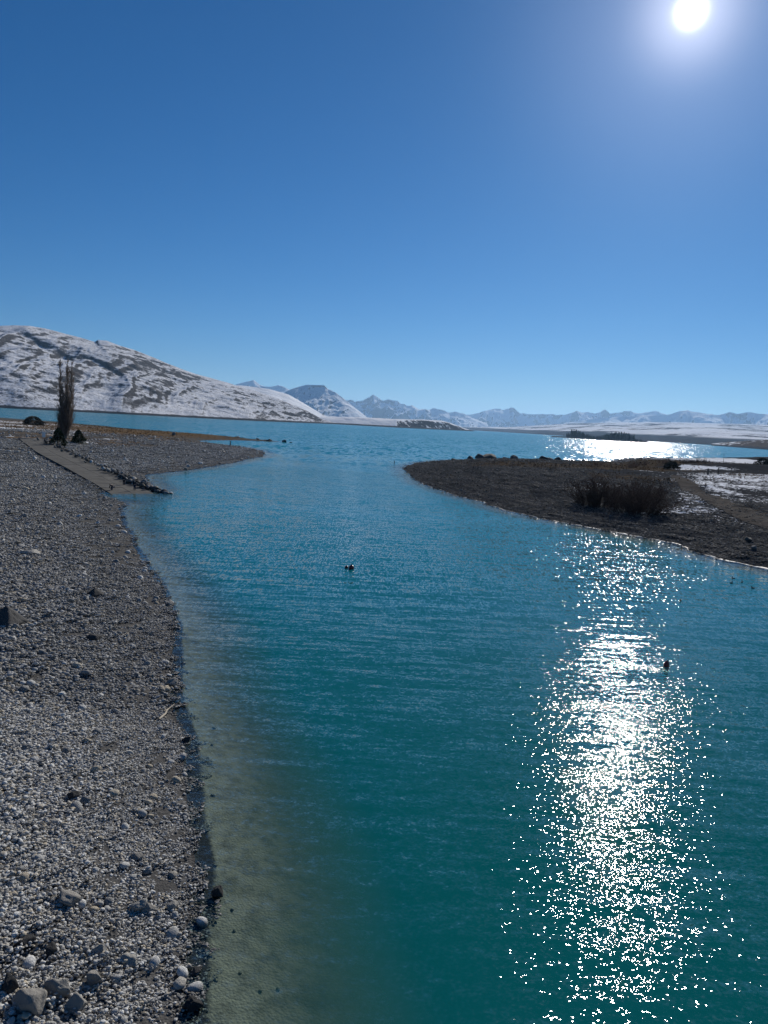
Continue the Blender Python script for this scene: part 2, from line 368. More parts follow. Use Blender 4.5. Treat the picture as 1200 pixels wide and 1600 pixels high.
dep = np.full(X.shape, 7.0)
dep[sel] = np.clip(-np.maximum(shore_z(X[sel], V[sel]), right_z(X[sel], V[sel])), 0, 7)
lake = mesh_obj('lake', np.stack([X.ravel(), V.ravel(), np.zeros(X.size)], 1), grid_faces(len(uw), len(vw)), mat_water(), attrs={'depth': dep.ravel()})
tag(lake, 'turquoise glacial lake and its outlet, glittering below the sun', kind='structure')

# ------------------------------------------------------------------ hills and mountains
RANGES = {
  'A': [(-1980,2639,127,-1349,1923),(-1971,2667,137,-1335,1933),(-1963,2696,147,-1321,1943),(-1954,2724,157,-1306,1953),(-1944,2752,168,-1291,1963),(-1934,2781,178,-1276,1972),(-1923,2810,189,-1261,1982),(-1912,2838,200,-1245,1992),(-1905,2855,207,-1236,1998),(-1900,2867,211,-1230,2002),(-1888,2896,221,-1214,2011),(-1875,2926,231,-1198,2021),(-1862,2955,241,-1181,2031),(-1848,2984,251,-1164,2040),(-1834,3014,262,-1148,2050),(-1819,3043,273,-1130,2059),(-1803,3073,284,-1113,2069),(-1800,3078,286,-1110,2071),(-1787,3103,291,-1095,2078),(-1770,3132,297,-1078,2088),(-1753,3162,304,-1059,2097),(-1735,3192,311,-1041,2106),(-1716,3222,317,-1023,2115),(-1697,3252,324,-1004,2124),(-1677,3282,331,-985,2133),(-1662,3305,336,-970,2140),(-1657,3312,338,-966,2144),(-1636,3342,344,-950,2160),(-1628,3353,347,-944,2167),(-1614,3372,349,-934,2177),(-1592,3402,353,-917,2194),(-1586,3410,354,-913,2198),(-1569,3432,353,-900,2210),(-1545,3462,352,-882,2227),(-1538,3471,351,-877,2232),(-1521,3492,348,-864,2243),(-1496,3522,343,-846,2260),(-1479,3542,339,-834,2271),(-1470,3552,338,-827,2276),(-1444,3581,333,-808,2292),(-1437,3589,332,-803,2296),(-1417,3611,327,-789,2308),(-1389,3641,320,-769,2324),(-1389,3641,320,-769,2324),(-1379,3653,331,-762,2334),(-1362,3674,332,-752,2352),(-1350,3689,333,-745,2366),(-1334,3707,327,-736,2383),(-1307,3739,317,-720,2412),(-1306,3740,317,-719,2413),(-1276,3774,310,-702,2444),(-1260,3792,307,-692,2461),(-1246,3807,302,-683,2474),(-1215,3840,291,-665,2505),(-1210,3845,289,-662,2509),(-1183,3873,279,-645,2535),(-1151,3906,266,-625,2565),(-1147,3910,264,-622,2569),(-1117,3938,253,-604,2595),(-1083,3970,241,-582,2625),(-1082,3971,240,-581,2625),(-1048,4003,229,-560,2654),(-1014,4028,219,-538,2681),(-1011,4030,218,-536,2684),(-972,4051,210,-513,2713),(-940,4068,204,-493,2737),(-933,4072,202,-488,2742),(-893,4093,193,-467,2791),(-864,4107,187,-457,2845),(-853,4113,184,-455,2866),(-817,4130,174,-447,2929),(-811,4133,173,-445,2940),(-770,4153,163,-434,3014),(-728,4172,154,-423,3088),(-722,4174,153,-421,3098),(-685,4191,142,-410,3163),(-642,4209,130,-396,3237),(-624,4217,125,-390,3267),(-598,4227,116,-381,3311),(-554,4245,101,-365,3389),(-540,4250,96,-362,3430),(-509,4262,84,-354,3523),(-463,4279,67,-341,3657),(-454,4282,63,-338,3684),(-417,4295,45,-326,3790),(-384,4306,29,-314,3887),(-371,4311,23,-309,3924),(-331,4324,7,-292,4039),(-324,4326,6,-290,4057),(-277,4341,2,-269,4191)],
  'A2': [(-1349,5846,228,-959,4498),(-1309,5855,232,-930,4509),(-1268,5864,236,-902,4519),(-1226,5873,239,-873,4529),(-1185,5881,243,-843,4539),(-1144,5889,246,-814,4549),(-1137,5891,247,-809,4550),(-1102,5897,245,-785,4558),(-1060,5905,242,-755,4568),(-1018,5913,239,-725,4577),(-975,5920,237,-695,4586),(-933,5926,234,-665,4595),(-928,5927,234,-662,4596),(-890,5933,225,-635,4604),(-847,5939,216,-605,4612),(-803,5945,206,-574,4620),(-783,5948,201,-560,4624),(-760,5951,190,-543,4629),(-716,5957,168,-513,4636),(-671,5962,146,-482,4644),(-635,5966,127,-456,4650),(-627,5967,123,-451,4652),(-583,5971,100,-420,4659),(-538,5975,76,-388,4666),(-509,5978,61,-368,4670),(-493,5979,56,-357,4673),(-449,5983,41,-325,4679),(-434,5984,36,-315,4682),(-404,5986,26,-294,4686),(-359,5989,10,-262,4692)],
  'B': [(-588,5166,17,-469,4123),(-559,5169,23,-446,4130),(-530,5172,29,-423,4137),(-504,5175,34,-403,4143),(-501,5175,34,-401,4144),(-472,5178,39,-377,4151),(-443,5181,44,-354,4157),(-441,5181,44,-353,4158),(-414,5183,45,-331,4164),(-384,5185,46,-308,4170),(-355,5187,46,-284,4177),(-326,5189,47,-261,4183),(-296,5191,48,-237,4189),(-267,5193,49,-214,4195),(-237,5194,50,-190,4200),(-208,5195,51,-166,4206),(-206,5195,51,-165,4206),(-178,5196,51,-142,4211),(-148,5197,51,-119,4217),(-119,5198,51,-95,4222),(-89,5199,51,-71,4227),(-59,5199,51,-46,4232),(-30,5199,52,-22,4237),(0,5199,52,1,4241),(29,5199,52,25,4246),(51,5199,52,43,4249),(58,5209,52,50,4268),(89,5250,54,75,4340),(119,5290,56,102,4412),(151,5329,57,129,4483),(182,5369,59,157,4555),(214,5408,61,186,4626),(232,5430,62,202,4665),(247,5448,62,216,4698),(280,5487,62,246,4769),(314,5525,63,277,4839),(348,5564,63,310,4910),(378,5598,64,339,4973),(382,5602,63,342,4981),(417,5641,57,376,5051),(453,5679,50,412,5121),(455,5681,50,415,5126),(489,5716,39,450,5190),(526,5754,27,488,5260),(535,5763,24,497,5276),(563,5791,16,527,5329),(589,5817,10,555,5376),(601,5828,7,567,5397),(639,5865,2,608,5466)],
  'C': [(-1921,12351,96,-1494,11099),(-1883,12357,162,-1464,11117),(-1846,12362,227,-1434,11135),(-1808,12368,293,-1403,11153),(-1771,12373,358,-1373,11171),(-1732,12379,390,-1342,11189),(-1693,12384,422,-1312,11207),(-1654,12389,454,-1281,11224),(-1625,12393,478,-1258,11237),(-1615,12395,481,-1250,11242),(-1576,12400,496,-1219,11259),(-1536,12405,510,-1188,11277),(-1496,12410,524,-1156,11294),(-1456,12414,539,-1125,11311),(-1417,12419,553,-1094,11328),(-1377,12423,568,-1062,11345),(-1357,12426,575,-1046,11354),(-1337,12428,576,-1030,11362),(-1296,12432,577,-999,11379),(-1256,12436,578,-967,11396),(-1215,12440,579,-935,11412),(-1175,12444,581,-903,11429),(-1144,12447,582,-878,11441),(-1134,12448,582,-870,11445),(-1093,12452,582,-838,11462),(-1063,12454,582,-814,11474),(-1052,12455,571,-806,11478),(-1009,12459,528,-773,11494),(-968,12462,511,-741,11511),(-926,12465,493,-708,11527),(-884,12468,476,-675,11543),(-874,12469,472,-667,11547),(-842,12471,452,-642,11558),(-800,12474,427,-609,11574),(-758,12476,401,-576,11590),(-737,12478,388,-559,11598),(-715,12479,372,-543,11605),(-673,12481,340,-510,11621),(-630,12484,308,-476,11636),(-598,12485,283,-451,11648),(-587,12486,275,-443,11652),(-544,12488,243,-409,11667),(-502,12489,210,-375,11682),(-485,12490,198,-363,11687),(-459,12491,180,-342,11697),(-416,12493,152,-308,11712),(-373,12494,124,-274,11727),(-341,12495,103,-248,11738),(-331,12495,99,-240,11741),(-288,12496,82,-206,11756),(-246,12497,65,-172,11770),(-204,12498,48,-137,11785),(-162,12498,31,-103,11799)],
  'C2': [(-4190,19556,642,-3807,18206),(-4125,19569,678,-3745,18218),(-4060,19583,715,-3683,18231),(-3995,19596,752,-3621,18243),(-3930,19609,788,-3559,18256),(-3870,19621,822,-3502,18267),(-3865,19622,824,-3497,18268),(-3800,19635,847,-3435,18279),(-3734,19648,870,-3373,18291),(-3700,19654,881,-3341,18297),(-3668,19660,890,-3310,18302),(-3602,19672,909,-3248,18314),(-3536,19684,928,-3185,18325),(-3483,19694,943,-3135,18333),(-3469,19696,935,-3122,18335),(-3400,19708,890,-3060,18346),(-3370,19713,871,-3032,18351),(-3332,19720,854,-2997,18356),(-3263,19731,824,-2933,18367),(-3209,19740,800,-2883,18375),(-3195,19743,801,-2870,18377),(-3127,19753,806,-2807,18386),(-3060,19764,810,-2744,18396),(-2992,19774,814,-2680,18405),(-2987,19775,814,-2675,18406),(-2925,19784,837,-2616,18414),(-2861,19794,861,-2556,18423),(-2858,19794,860,-2553,18423),(-2789,19804,841,-2489,18432),(-2748,19810,829,-2451,18437),(-2720,19814,819,-2425,18441),(-2651,19823,793,-2361,18449),(-2581,19832,768,-2297,18457),(-2512,19841,742,-2233,18465),(-2442,19850,716,-2169,18473),(-2372,19858,690,-2104,18480)],
  'D1': [(-2055,22907,345,-1750,21227),(-1979,22914,375,-1678,21233),(-1902,22921,405,-1605,21239),(-1826,22927,435,-1533,21244),(-1750,22933,466,-1461,21249),(-1673,22939,496,-1389,21254),(-1597,22944,526,-1316,21259),(-1521,22949,556,-1244,21263),(-1500,22950,564,-1225,21264),(-1444,22954,581,-1172,21267),(-1367,22959,605,-1099,21271),(-1290,22963,629,-1027,21275),(-1214,22967,653,-954,21278),(-1202,22968,656,-944,21279),(-1137,22971,673,-882,21281),(-1109,22973,680,-856,21282),(-1058,22975,653,-809,21284),(-1012,22977,629,-768,21286),(-979,22979,642,-736,21287),(-902,22982,672,-664,21289),(-826,22985,703,-591,21291),(-789,22986,717,-556,21292),(-749,22987,734,-518,21293),(-673,22990,767,-446,21295),(-622,22991,788,-398,21296),(-596,22992,802,-373,21296),(-520,22994,841,-300,21297),(-512,22994,845,-292,21297),(-440,22995,811,-227,21298),(-360,22997,772,-155,21299),(-337,22997,761,-133,21299),(-280,22998,743,-82,21299),(-201,22999,719,-9,21299),(-182,22999,713,7,21299),(-123,22999,727,63,21299),(-45,22999,745,136,21299),(-32,22999,748,148,21299),(32,22999,738,208,21298),(111,22999,727,281,21298),(190,22999,716,354,21297),(196,22999,715,359,21296),(270,22998,694,427,21295),(331,22997,676,483,21294),(349,22997,671,499,21294),(429,22995,652,572,21292),(508,22994,632,645,21290),(588,22992,613,717,21287),(667,22990,594,790,21285),(678,22989,591,800,21284),(748,22987,550,863,21282),(829,22985,503,935,21279),(854,22984,488,958,21278),(907,22982,501,1008,21276),(984,22978,519,1080,21272),(1004,22978,524,1099,21271),(1062,22975,533,1153,21268),(1139,22971,545,1225,21264),(1216,22967,557,1297,21260),(1285,22964,567,1362,21256),(1294,22963,566,1370,21255),(1372,22958,558,1442,21251),(1451,22954,549,1514,21246),(1529,22949,540,1587,21240),(1570,22946,536,1624,21237),(1608,22943,523,1659,21235),(1688,22937,496,1731,21229),(1763,22932,471,1799,21223),(1767,22931,471,1803,21223),(1844,22925,473,1875,21217),(1922,22919,474,1947,21210),(1999,22912,476,2019,21204),(2044,22908,477,2060,21200),(2077,22905,469,2090,21197),(2156,22898,452,2162,21189),(2234,22891,435,2234,21182),(2313,22883,418,2305,21174),(2387,22875,401,2372,21167),(2391,22875,400,2377,21166),(2470,22866,373,2448,21158),(2549,22858,346,2519,21150),(2628,22849,320,2590,21141),(2706,22840,293,2662,21132),(2785,22830,266,2733,21123),(2864,22820,240,2804,21114)],
  'D2': [(711,26990,245,822,24586),(819,26987,270,923,24584),(928,26984,295,1023,24582),(1037,26980,320,1124,24580),(1146,26975,345,1224,24577),(1254,26970,370,1325,24574),(1363,26965,395,1425,24571),(1471,26959,420,1526,24567),(1579,26953,445,1626,24563),(1589,26953,448,1635,24562),(1688,26947,464,1726,24558),(1797,26940,483,1827,24553),(1905,26932,501,1927,24547),(2013,26924,519,2027,24541),(2071,26920,529,2080,24538),(2122,26916,533,2127,24535),(2230,26907,543,2227,24528),(2339,26898,552,2326,24521),(2400,26893,558,2383,24517),(2448,26888,555,2426,24513),(2557,26878,549,2526,24505),(2666,26867,542,2625,24497),(2775,26856,536,2725,24488),(2797,26854,535,2745,24487),(2882,26845,561,2824,24479),(2988,26834,594,2923,24470),(3055,26826,615,2985,24464),(3094,26822,626,3022,24460),(3200,26809,657,3121,24449),(3306,26796,687,3219,24439),(3333,26793,695,3245,24436),(3412,26783,718,3318,24428),(3517,26769,749,3417,24416),(3622,26755,780,3515,24404),(3652,26751,789,3543,24401),(3729,26741,780,3613,24392),(3837,26725,767,3711,24380),(3849,26724,766,3721,24378),(3942,26710,790,3809,24367),(4047,26694,817,3906,24353),(4060,26692,821,3919,24352),(4154,26678,814,4004,24340),(4233,26666,808,4076,24329),(4261,26661,792,4101,24326),(4372,26643,732,4198,24311),(4482,26625,671,4295,24296),(4523,26618,648,4331,24291),(4590,26606,643,4392,24281),(4696,26588,634,4489,24266),(4801,26569,625,4585,24250),(4844,26561,622,4624,24243),(4906,26550,631,4681,24234),(5010,26531,648,4777,24217),(5113,26511,664,4873,24200),(5216,26491,680,4969,24183),(5262,26482,687,5011,24175),(5320,26470,680,5064,24165),(5424,26449,668,5159,24147),(5516,26430,657,5242,24131),(5529,26427,658,5254,24129),(5632,26406,663,5349,24110),(5734,26383,668,5443,24091),(5836,26361,674,5537,24072),(5889,26349,677,5585,24062),(5938,26338,692,5631,24052),(6037,26316,724,5725,24032),(6137,26293,756,5819,24012),(6236,26269,787,5912,23991),(6290,26256,805,5963,23980),(6336,26246,806,6005,23970),(6437,26221,808,6098,23949),(6537,26196,810,6190,23927),(6636,26171,812,6282,23906),(6637,26171,812,6282,23906),(6737,26145,814,6374,23883),(6837,26119,817,6466,23861),(6936,26093,819,6558,23838),(7035,26067,821,6649,23815),(7039,26066,822,6652,23814),(7131,26041,864,6740,23792),(7193,26024,893,6799,23776),(7230,26013,863,6830,23768),(7335,25984,778,6921,23744),(7342,25982,773,6927,23742),(7431,25957,799,7011,23720),(7527,25929,827,7101,23695),(7622,25901,854,7190,23670),(7716,25873,882,7279,23645),(7784,25853,901,7343,23627),(7812,25845,897,7368,23620),(7910,25815,881,7457,23594),(8007,25785,865,7545,23568),(8079,25762,853,7611,23549),(8104,25755,854,7633,23542),(8199,25724,859,7721,23516),(8293,25694,864,7809,23489),(8388,25663,868,7896,23462),(8482,25633,873,7983,23435),(8518,25620,875,8017,23424),(8575,25602,885,8069,23408),(8667,25571,901,8155,23380),(8759,25539,918,8241,23352),(8761,25539,918,8243,23351),(8854,25506,890,8327,23324),(8949,25473,862,8412,23295),(9030,25445,838,8484,23271),(9043,25440,836,8497,23267),(9136,25407,827,8582,23238),(9228,25373,818,8666,23209),(9320,25340,809,8750,23180),(9412,25306,800,8834,23150),(9503,25272,791,8917,23120),(9586,25240,783,8993,23093),(9594,25237,782,9000,23090),(9685,25202,766,9083,23060),(9776,25167,750,9165,23030),(9866,25132,735,9247,22999),(9956,25097,719,9329,22969),(10046,25061,703,9410,22938),(10135,25025,688,9491,22907),(10224,24989,672,9572,22875),(10313,24952,657,9652,22844)],
  'D3': [(4927,21953,315,4522,19481),(5048,21911,342,4631,19441),(5168,21869,370,4739,19401),(5287,21826,397,4846,19360),(5406,21782,425,4953,19318),(5524,21738,452,5059,19276),(5642,21693,479,5164,19234),(5738,21656,501,5251,19198),(5759,21648,504,5269,19191),(5876,21602,520,5373,19147),(5992,21555,535,5477,19103),(6107,21508,551,5580,19059),(6222,21461,567,5682,19014),(6336,21413,582,5783,18968),(6369,21399,586,5812,18955),(6450,21364,597,5884,18923),(6562,21315,611,5984,18876),(6674,21265,625,6083,18830),(6785,21215,639,6182,18783),(6828,21196,644,6220,18765),(6896,21165,648,6280,18735),(7006,21114,653,6377,18688),(7116,21062,659,6474,18639),(7224,21010,664,6570,18591),(7276,20985,667,6616,18567),(7332,20958,678,6665,18542),(7437,20906,700,6760,18493),(7493,20878,711,6809,18467),(7542,20854,727,6853,18443),(7645,20801,761,6946,18393),(7704,20770,781,7000,18364),(7748,20748,789,7038,18343),(7851,20694,807,7130,18293),(7901,20668,815,7174,18268),(7954,20639,811,7221,18242),(8058,20584,802,7311,18191),(8155,20531,793,7395,18142),(8161,20528,792,7400,18139),(8263,20472,773,7489,18088),(8365,20416,753,7576,18036),(8366,20415,753,7577,18036),(8465,20359,751,7664,17984),(8565,20302,748,7750,17931),(8596,20284,747,7777,17915),(8661,20246,767,7836,17879),(8756,20190,796,7921,17826),(8790,20169,806,7951,17807),(8852,20132,798,8005,17773),(8948,20074,785,8088,17719),(8975,20058,782,8111,17705),(9042,20017,799,8171,17666),(9134,19959,823,8253,17612),(9200,19917,841,8313,17573),(9226,19902,838,8334,17558),(9319,19842,825,8415,17504),(9379,19804,817,8466,17469),(9411,19783,815,8495,17450),(9502,19724,812,8574,17396),(9565,19683,809,8628,17358),(9592,19665,813,8652,17341),(9680,19606,824,8729,17286),(9767,19547,836,8806,17232),(9854,19488,848,8882,17177),(9921,19441,857,8942,17133),(9940,19428,854,8958,17122),(10027,19367,838,9032,17066),(10114,19306,823,9106,17011),(10199,19245,808,9179,16956),(10274,19191,794,9243,16907),(10284,19184,793,9252,16900),(10368,19123,783,9323,16845),(10451,19062,772,9394,16789),(10533,19001,762,9465,16733),(10614,18939,752,9534,16678),(10694,18878,741,9603,16622),(10722,18856,738,9627,16603),(10774,18816,733,9671,16566),(10852,18755,726,9739,16510),(10930,18693,719,9805,16454),(11007,18632,711,9872,16398),(11084,18570,704,9937,16342),(11159,18508,697,10002,16286),(11234,18446,690,10066,16230),(11308,18385,683,10129,16174),(11381,18323,675,10192,16118),(11454,18261,668,10253,16062),(11525,18199,661,10315,16006),(11596,18137,654,10375,15950),(11666,18075,647,10435,15894),(11736,18014,640,10495,15838)],
  'E': [(-705,17986,2,-531,13489),(-449,17963,2,-335,13305),(-194,17937,2,-144,13118),(59,17908,2,41,12928),(312,17874,2,221,12736),(480,17850,2,338,12606),(564,17838,2,396,12541),(814,17797,9,565,12344),(1064,17753,23,728,12144),(1311,17706,37,885,11943),(1557,17655,50,1037,11739),(1801,17601,64,1182,11534),(1922,17573,71,1253,11431),(2043,17544,77,1300,11138),(2283,17484,91,1381,10552),(2521,17420,104,1446,9967),(2757,17353,117,1494,9381),(2988,17284,145,1536,8853),(3218,17211,172,1562,8326),(3426,17143,197,1574,7843),(3445,17136,199,1574,7799),(3669,17058,226,1572,7274),(3890,16978,252,1554,6751),(4072,16909,274,1529,6317),(4108,16895,277,1537,6289),(4324,16809,293,1582,6118),(4537,16721,308,1623,5948),(4746,16631,323,1658,5778),(4815,16601,328,1669,5721),(4953,16539,336,1689,5608),(5156,16445,347,1715,5438),(5356,16348,357,1735,5264),(5553,16250,368,1746,5079),(5746,16150,378,1752,4895),(5937,16049,384,1754,4712),(6123,15946,390,1750,4530),(6307,15841,396,1742,4349),(6486,15735,401,1754,4230),(6604,15664,405,1778,4191),(6663,15628,406,1789,4172),(6835,15520,410,1823,4114),(7005,15411,414,1855,4055),(7170,15300,417,1885,3997),(7333,15189,421,1913,3939),(7491,15078,424,1940,3881),(7646,14965,428,1966,3824),(7798,14852,431,1990,3766),(7922,14758,433,2008,3718),(7946,14739,434,2012,3709),(8091,14625,434,2033,3652),(8233,14510,435,2052,3595),(8371,14396,436,2070,3538),(8506,14281,436,2087,3482),(8637,14166,437,2102,3426),(8765,14051,437,2115,3370),(8890,13936,438,2128,3315),(9012,13821,438,2139,3260)],
  'G': [(1503,3598,8,1406,3368),(1495,3502,13,1390,3254),(1492,3464,15,1383,3210),(1486,3406,18,1371,3141),(1476,3310,21,1351,3028),(1472,3282,22,1344,2994),(1464,3215,25,1329,2916),(1450,3121,29,1305,2804),(1443,3077,30,1293,2752),(1435,3027,32,1279,2694),(1418,2933,34,1251,2583),(1407,2874,36,1233,2513),(1408,2857,36,1233,2498),(1412,2810,37,1236,2455),(1414,2763,38,1237,2412),(1416,2717,39,1238,2370),(1418,2671,39,1238,2327),(1418,2632,40,1238,2292),(1418,2625,40,1237,2285),(1418,2579,39,1236,2243),(1417,2533,38,1234,2201),(1415,2488,37,1231,2160),(1413,2443,36,1228,2119),(1410,2398,36,1224,2078),(1406,2353,35,1220,2037),(1402,2309,34,1214,1996),(1396,2265,33,1208,1956),(1391,2221,32,1202,1916),(1384,2177,32,1195,1876),(1377,2134,31,1187,1836),(1369,2091,30,1179,1797)],
  'W': [(691,3277,4,628,2984),(718,3260,4,653,2967),(733,3250,5,667,2957),(745,3242,5,677,2950),(772,3224,5,701,2932),(798,3205,5,725,2914),(813,3194,6,739,2904),(824,3187,6,748,2897),(849,3168,6,771,2879),(874,3150,6,794,2861),(899,3131,6,816,2842),(911,3121,6,826,2833),(923,3111,6,837,2824),(947,3092,6,859,2806),(970,3073,6,880,2787),(993,3054,6,899,2769),(993,3053,6,900,2768),(1016,3034,5,920,2749)],
}

def hill(name, key, mat, label, nt=60, back=1.0, prof=1.0, spur=0.0, spur_w=400.0, rough=0.0, rough_w=150.0, seed=0, foot=-3.0, crest=0.0, lean=0.6, ns=None, plateau=0.0, gully=None):
    R_ = np.array(RANGES[key], float)
    s0 = np.concatenate([[0], np.cumsum(np.hypot(np.diff(R_[:, 0]), np.diff(R_[:, 1])+1e-6))]); L = s0[-1]
    ns = ns or max(len(R_)*3, 60)
    s = np.linspace(0, L, ns)
    rx, ry, rz, fx, fy = [np.interp(s, s0, R_[:, k]) for k in range(5)]
    if crest: rz = rz + crest*(fbm(s/(spur_w*0.35), s*0+seed, seed, 4, 0.6) + 1.1*(ridged(s/(spur_w*0.22), s*0+seed, seed+2, 4, 0.6)-0.7))
    t = np.concatenate([np.linspace(0, 1, nt), 1+np.linspace(0, 1, 14)[1:]*back])
    S, T = np.meshgrid(s, t, indexing='ij')
    tf = np.minimum(T, 1); tb = np.maximum(T-1, 0)
    X = fx[:, None]+(rx-fx)[:, None]*(tf+tb); Y = fy[:, None]+(ry-fy)[:, None]*(tf+tb)
    P = tf**prof
    if plateau: P = np.maximum(P*0.75, smooth(0, plateau, tf)*0.8) + 0.2*tf
    P = P*(1-smooth(0, back, tb))
    kk = max(3, ns//14); ke = np.hanning(2*kk+1); ke /= ke.sum()
    rs = np.convolve(np.pad(rz, kk, mode='edge'), ke, 'valid')
    wz = np.clip(tf, 0, 1)**5
    Z = foot+(rs[:, None]*(1-wz)+rz[:, None]*wz-foot)*P
    env = (tf*(1-tf)*4)**0.8*np.where(tb > 0, 0, 1)
    if spur:
        w = lean*(1-tf)*spur_w + 0.5*spur_w*fbm(X/(spur_w*2.5), Y/(spur_w*2.5), seed+3, 3)
        sp = ridged((S+w)/spur_w, tf*0.9+S*0, seed+5, 4, 0.5)
        Z = Z + spur*env*(sp-0.72)*(rz[:, None]-foot)
    if rough: Z = Z + rough*np.minimum(env*1.5, 1)*fbm(X/rough_w, Y/rough_w, seed+9, 5, 0.55)
    for (xa, ta, xb, tb_, dep, wid) in (gully or []):     # a ravine running down the face
        sa, sb = np.interp([xa, xb], rx, s); q = np.clip((ta-tf)/(ta-tb_), 0, 1)
        e_ = (S-(sa+(sb-sa)*q)-0.25*wid*fbm(tf*7, S*0, seed+15, 2))/wid
        Z = Z - dep*np.where(e_ > 0, np.exp(-(e_*1.7)**2), np.exp(-(e_*0.55)**2))*smooth(ta+0.05, ta-0.1, tf)*smooth(tb_-0.12, tb_+0.05, tf)*np.where(tb > 0, 0, 1)
    Z = np.maximum(Z, foot)
    o = mesh_obj(name, np.stack([X.ravel(), Y.ravel(), Z.ravel()], 1), grid_faces(len(s), len(t)), mat)
    return tag(o, label, kind='structure')
SNOW = (0.80, 0.82, 0.85)
M_hill = mat_hill('tussock_hill', (0.10, 0.088, 0.078), (0.74, 0.75, 0.78), 7, 0.03, 0.84, 0.97, shore=7, soft=0.7, patch=1.5, broad=0.5, rock2=(0.04, 0.038, 0.036))
M_hill2 = mat_hill('snowy_hill', (0.13, 0.11, 0.09), SNOW, 50, 0.22, 0.75, 0.95, patch=0.9)
M_head = mat_hill('headland', (0.06, 0.055, 0.05), SNOW, 24, 0.38, 0.86, 0.98, shore=8, patch=1.1)
M_mtn = mat_hill('far_mountain', (0.085, 0.09, 0.095), SNOW, 220, 0.32, 0.60, 0.90, patch=0.9)
M_plain = mat_hill('snow_plain', (0.12, 0.10, 0.085), (0.78, 0.79, 0.82), 220, -0.06, 0.93, 0.999, shore=55, patch=1.1)
M_near = mat_hill('tussock_shore', (0.13, 0.095, 0.065), SNOW, 22, 0.0, 0.9, 0.99, shore=7, patch=1.1)
hill('far_mountains', 'D1', M_mtn, 'far blue peaks beyond the head of the lake', 70, 0.8, 1.15, 1.1, 900, 70, 420, 31, 0, 55, ns=420)
hill('far_mountains', 'D2', M_mtn, 'farthest snowy range along the middle of the skyline', 80, 0.8, 1.1, 1.25, 1000, 70, 420, 41, 0, 60, ns=520)
hill('far_mountains', 'D3', M_mtn, 'smooth snowy mountains above the plain on the right', 80, 0.8, 1.1, 1.0, 900, 45, 420, 51, 0, 28, ns=520)
hill('far_mountains', 'C2', M_mtn, 'two small snowy tops peeping over the near hill', 40, 0.8, 1.1, 0.5, 700, 20, 300, 61, 200, 15)
hill('far_mountains', 'C', M_mtn, 'big blue shaded mountain with a flat top and steep right side', 80, 0.8, 1.0, 0.42, 420, 16, 160, 71, 0, 8, lean=1.6, ns=300)
hill('snow_plain', 'E', M_plain, 'broad snow covered plain rising from the far shore', 110, 0.5, 0.9, 0.10, 2500, 26, 900, 81, -3)
hill('snowy_hill', 'A2', M_hill2, 'white ridge behind the nearer tussock hill', 60, 0.8, 0.85, 0.12, 500, 10, 120, 91, -3)
hill('snowy_hill', 'A', M_hill, 'long hill patched with snow and tussock above the left shore', 170, 0.8, 0.85, 0.24, 380, 13, 85, 103, -3, lean=1.5, ns=420, gully=[(-1640,0.93,-1480,0.55,17,50),(-1500,0.66,-1330,0.44,14,42)])
hill('headland', 'B', M_head, 'low snowy headland with a dark broken edge', 60, 0.6, 0.6, 0.06, 300, 5, 60, 111, -3, plateau=0.25)
hill('headland', 'G', M_near, 'brown and snowy shore low on the right of the far lake', 40, 0.6, 0.7, 0.08, 200, 3, 50, 121, -3)
M_dark_shore = mat_hill('dark_shore', (0.05, 0.045, 0.035), SNOW, 22, -1.0, 0.9, 0.99, shore=5)
hill('headland', 'W', M_dark_shore, 'low dark shore under the pine wood', 20, 0.6, 0.6, 0.0, 200, 1, 50, 131, -3)

# ------------------------------------------------------------------ stones
def stone_mesh(name, seed, sub=2, cuts=9, soft=6.0, flat=0.7, rough=0.05, mat=None, ball=0.9):
    """a cobble: sphere cut by random planes, edges worn round"""
    r = np.random.default_rng(seed)
    bm = bmesh.new(); bmesh.ops.create_icosphere(bm, subdivisions=sub, radius=1)
    V = np.array([v.co[:] for v in bm.verts])
    N = r.normal(size=(cuts, 3))
    if ball < 0.5:                                      # block: planes spread all round it
        q = np.arange(cuts)+0.5; ph = np.arccos(1-2*q/cuts); th = 2.39996*q+r.uniform(0, 6.28)
        N = np.stack([np.cos(th)*np.sin(ph), np.sin(th)*np.sin(ph), np.cos(ph)], 1)+r.normal(0, 0.22, (cuts, 3))
    if cuts == 5: N = np.array([(0.62, 0.1, 0.62), (-0.55, 0.3, 0.6), (0.05, -0.75, 0.55), (-0.1, 0.7, 0.62), (0, 0, -1.0)])
    N /= np.linalg.norm(N, axis=1)[:, None]
    Hh = r.uniform(0.62, 0.95, cuts) if ball > 0.5 else r.uniform(0.55, 0.85, cuts)
    if cuts == 5: Hh = np.array([0.45, 0.5, 0.45, 0.5, 0.3])
    d = np.maximum(V@N.T, 1e-3)/Hh                      # 1/radius for each plane
    rad = 1/((d**soft).sum(1)+ball)**(1/soft)
    rad *= 1+rough*fbm(V[:, 0]*2.1+seed, V[:, 1]*2.1+V[:, 2]*1.7, seed % 97, 3)
    V = V*rad[:, None]*np.array([1, r.uniform(0.68, 0.92), flat*r.uniform(0.8, 1.15)])
    for v, c in zip(bm.verts, V): v.co = c
    me = bpy.data.meshes.new(name); bm.to_mesh(me); bm.free(); me.shade_smooth()
    a = me.attributes.new('tint', 'FLOAT', 'POINT'); a.data.foreach_set('value', np.full(len(me.vertices), r.uniform(), np.float32))
    if mat: me.materials.append(mat)
    return me
PROTO = [stone_mesh('stone', 100+i, 2, 7+i % 5, 5+2*(i % 4), 0.55+0.05*(i % 6), mat=M_stone) for i in range(10)]
PROTO_D = []
for m_ in PROTO:
    c = m_.copy(); c.materials.clear(); c.materials.append(M_stone_d); PROTO_D.append(c)

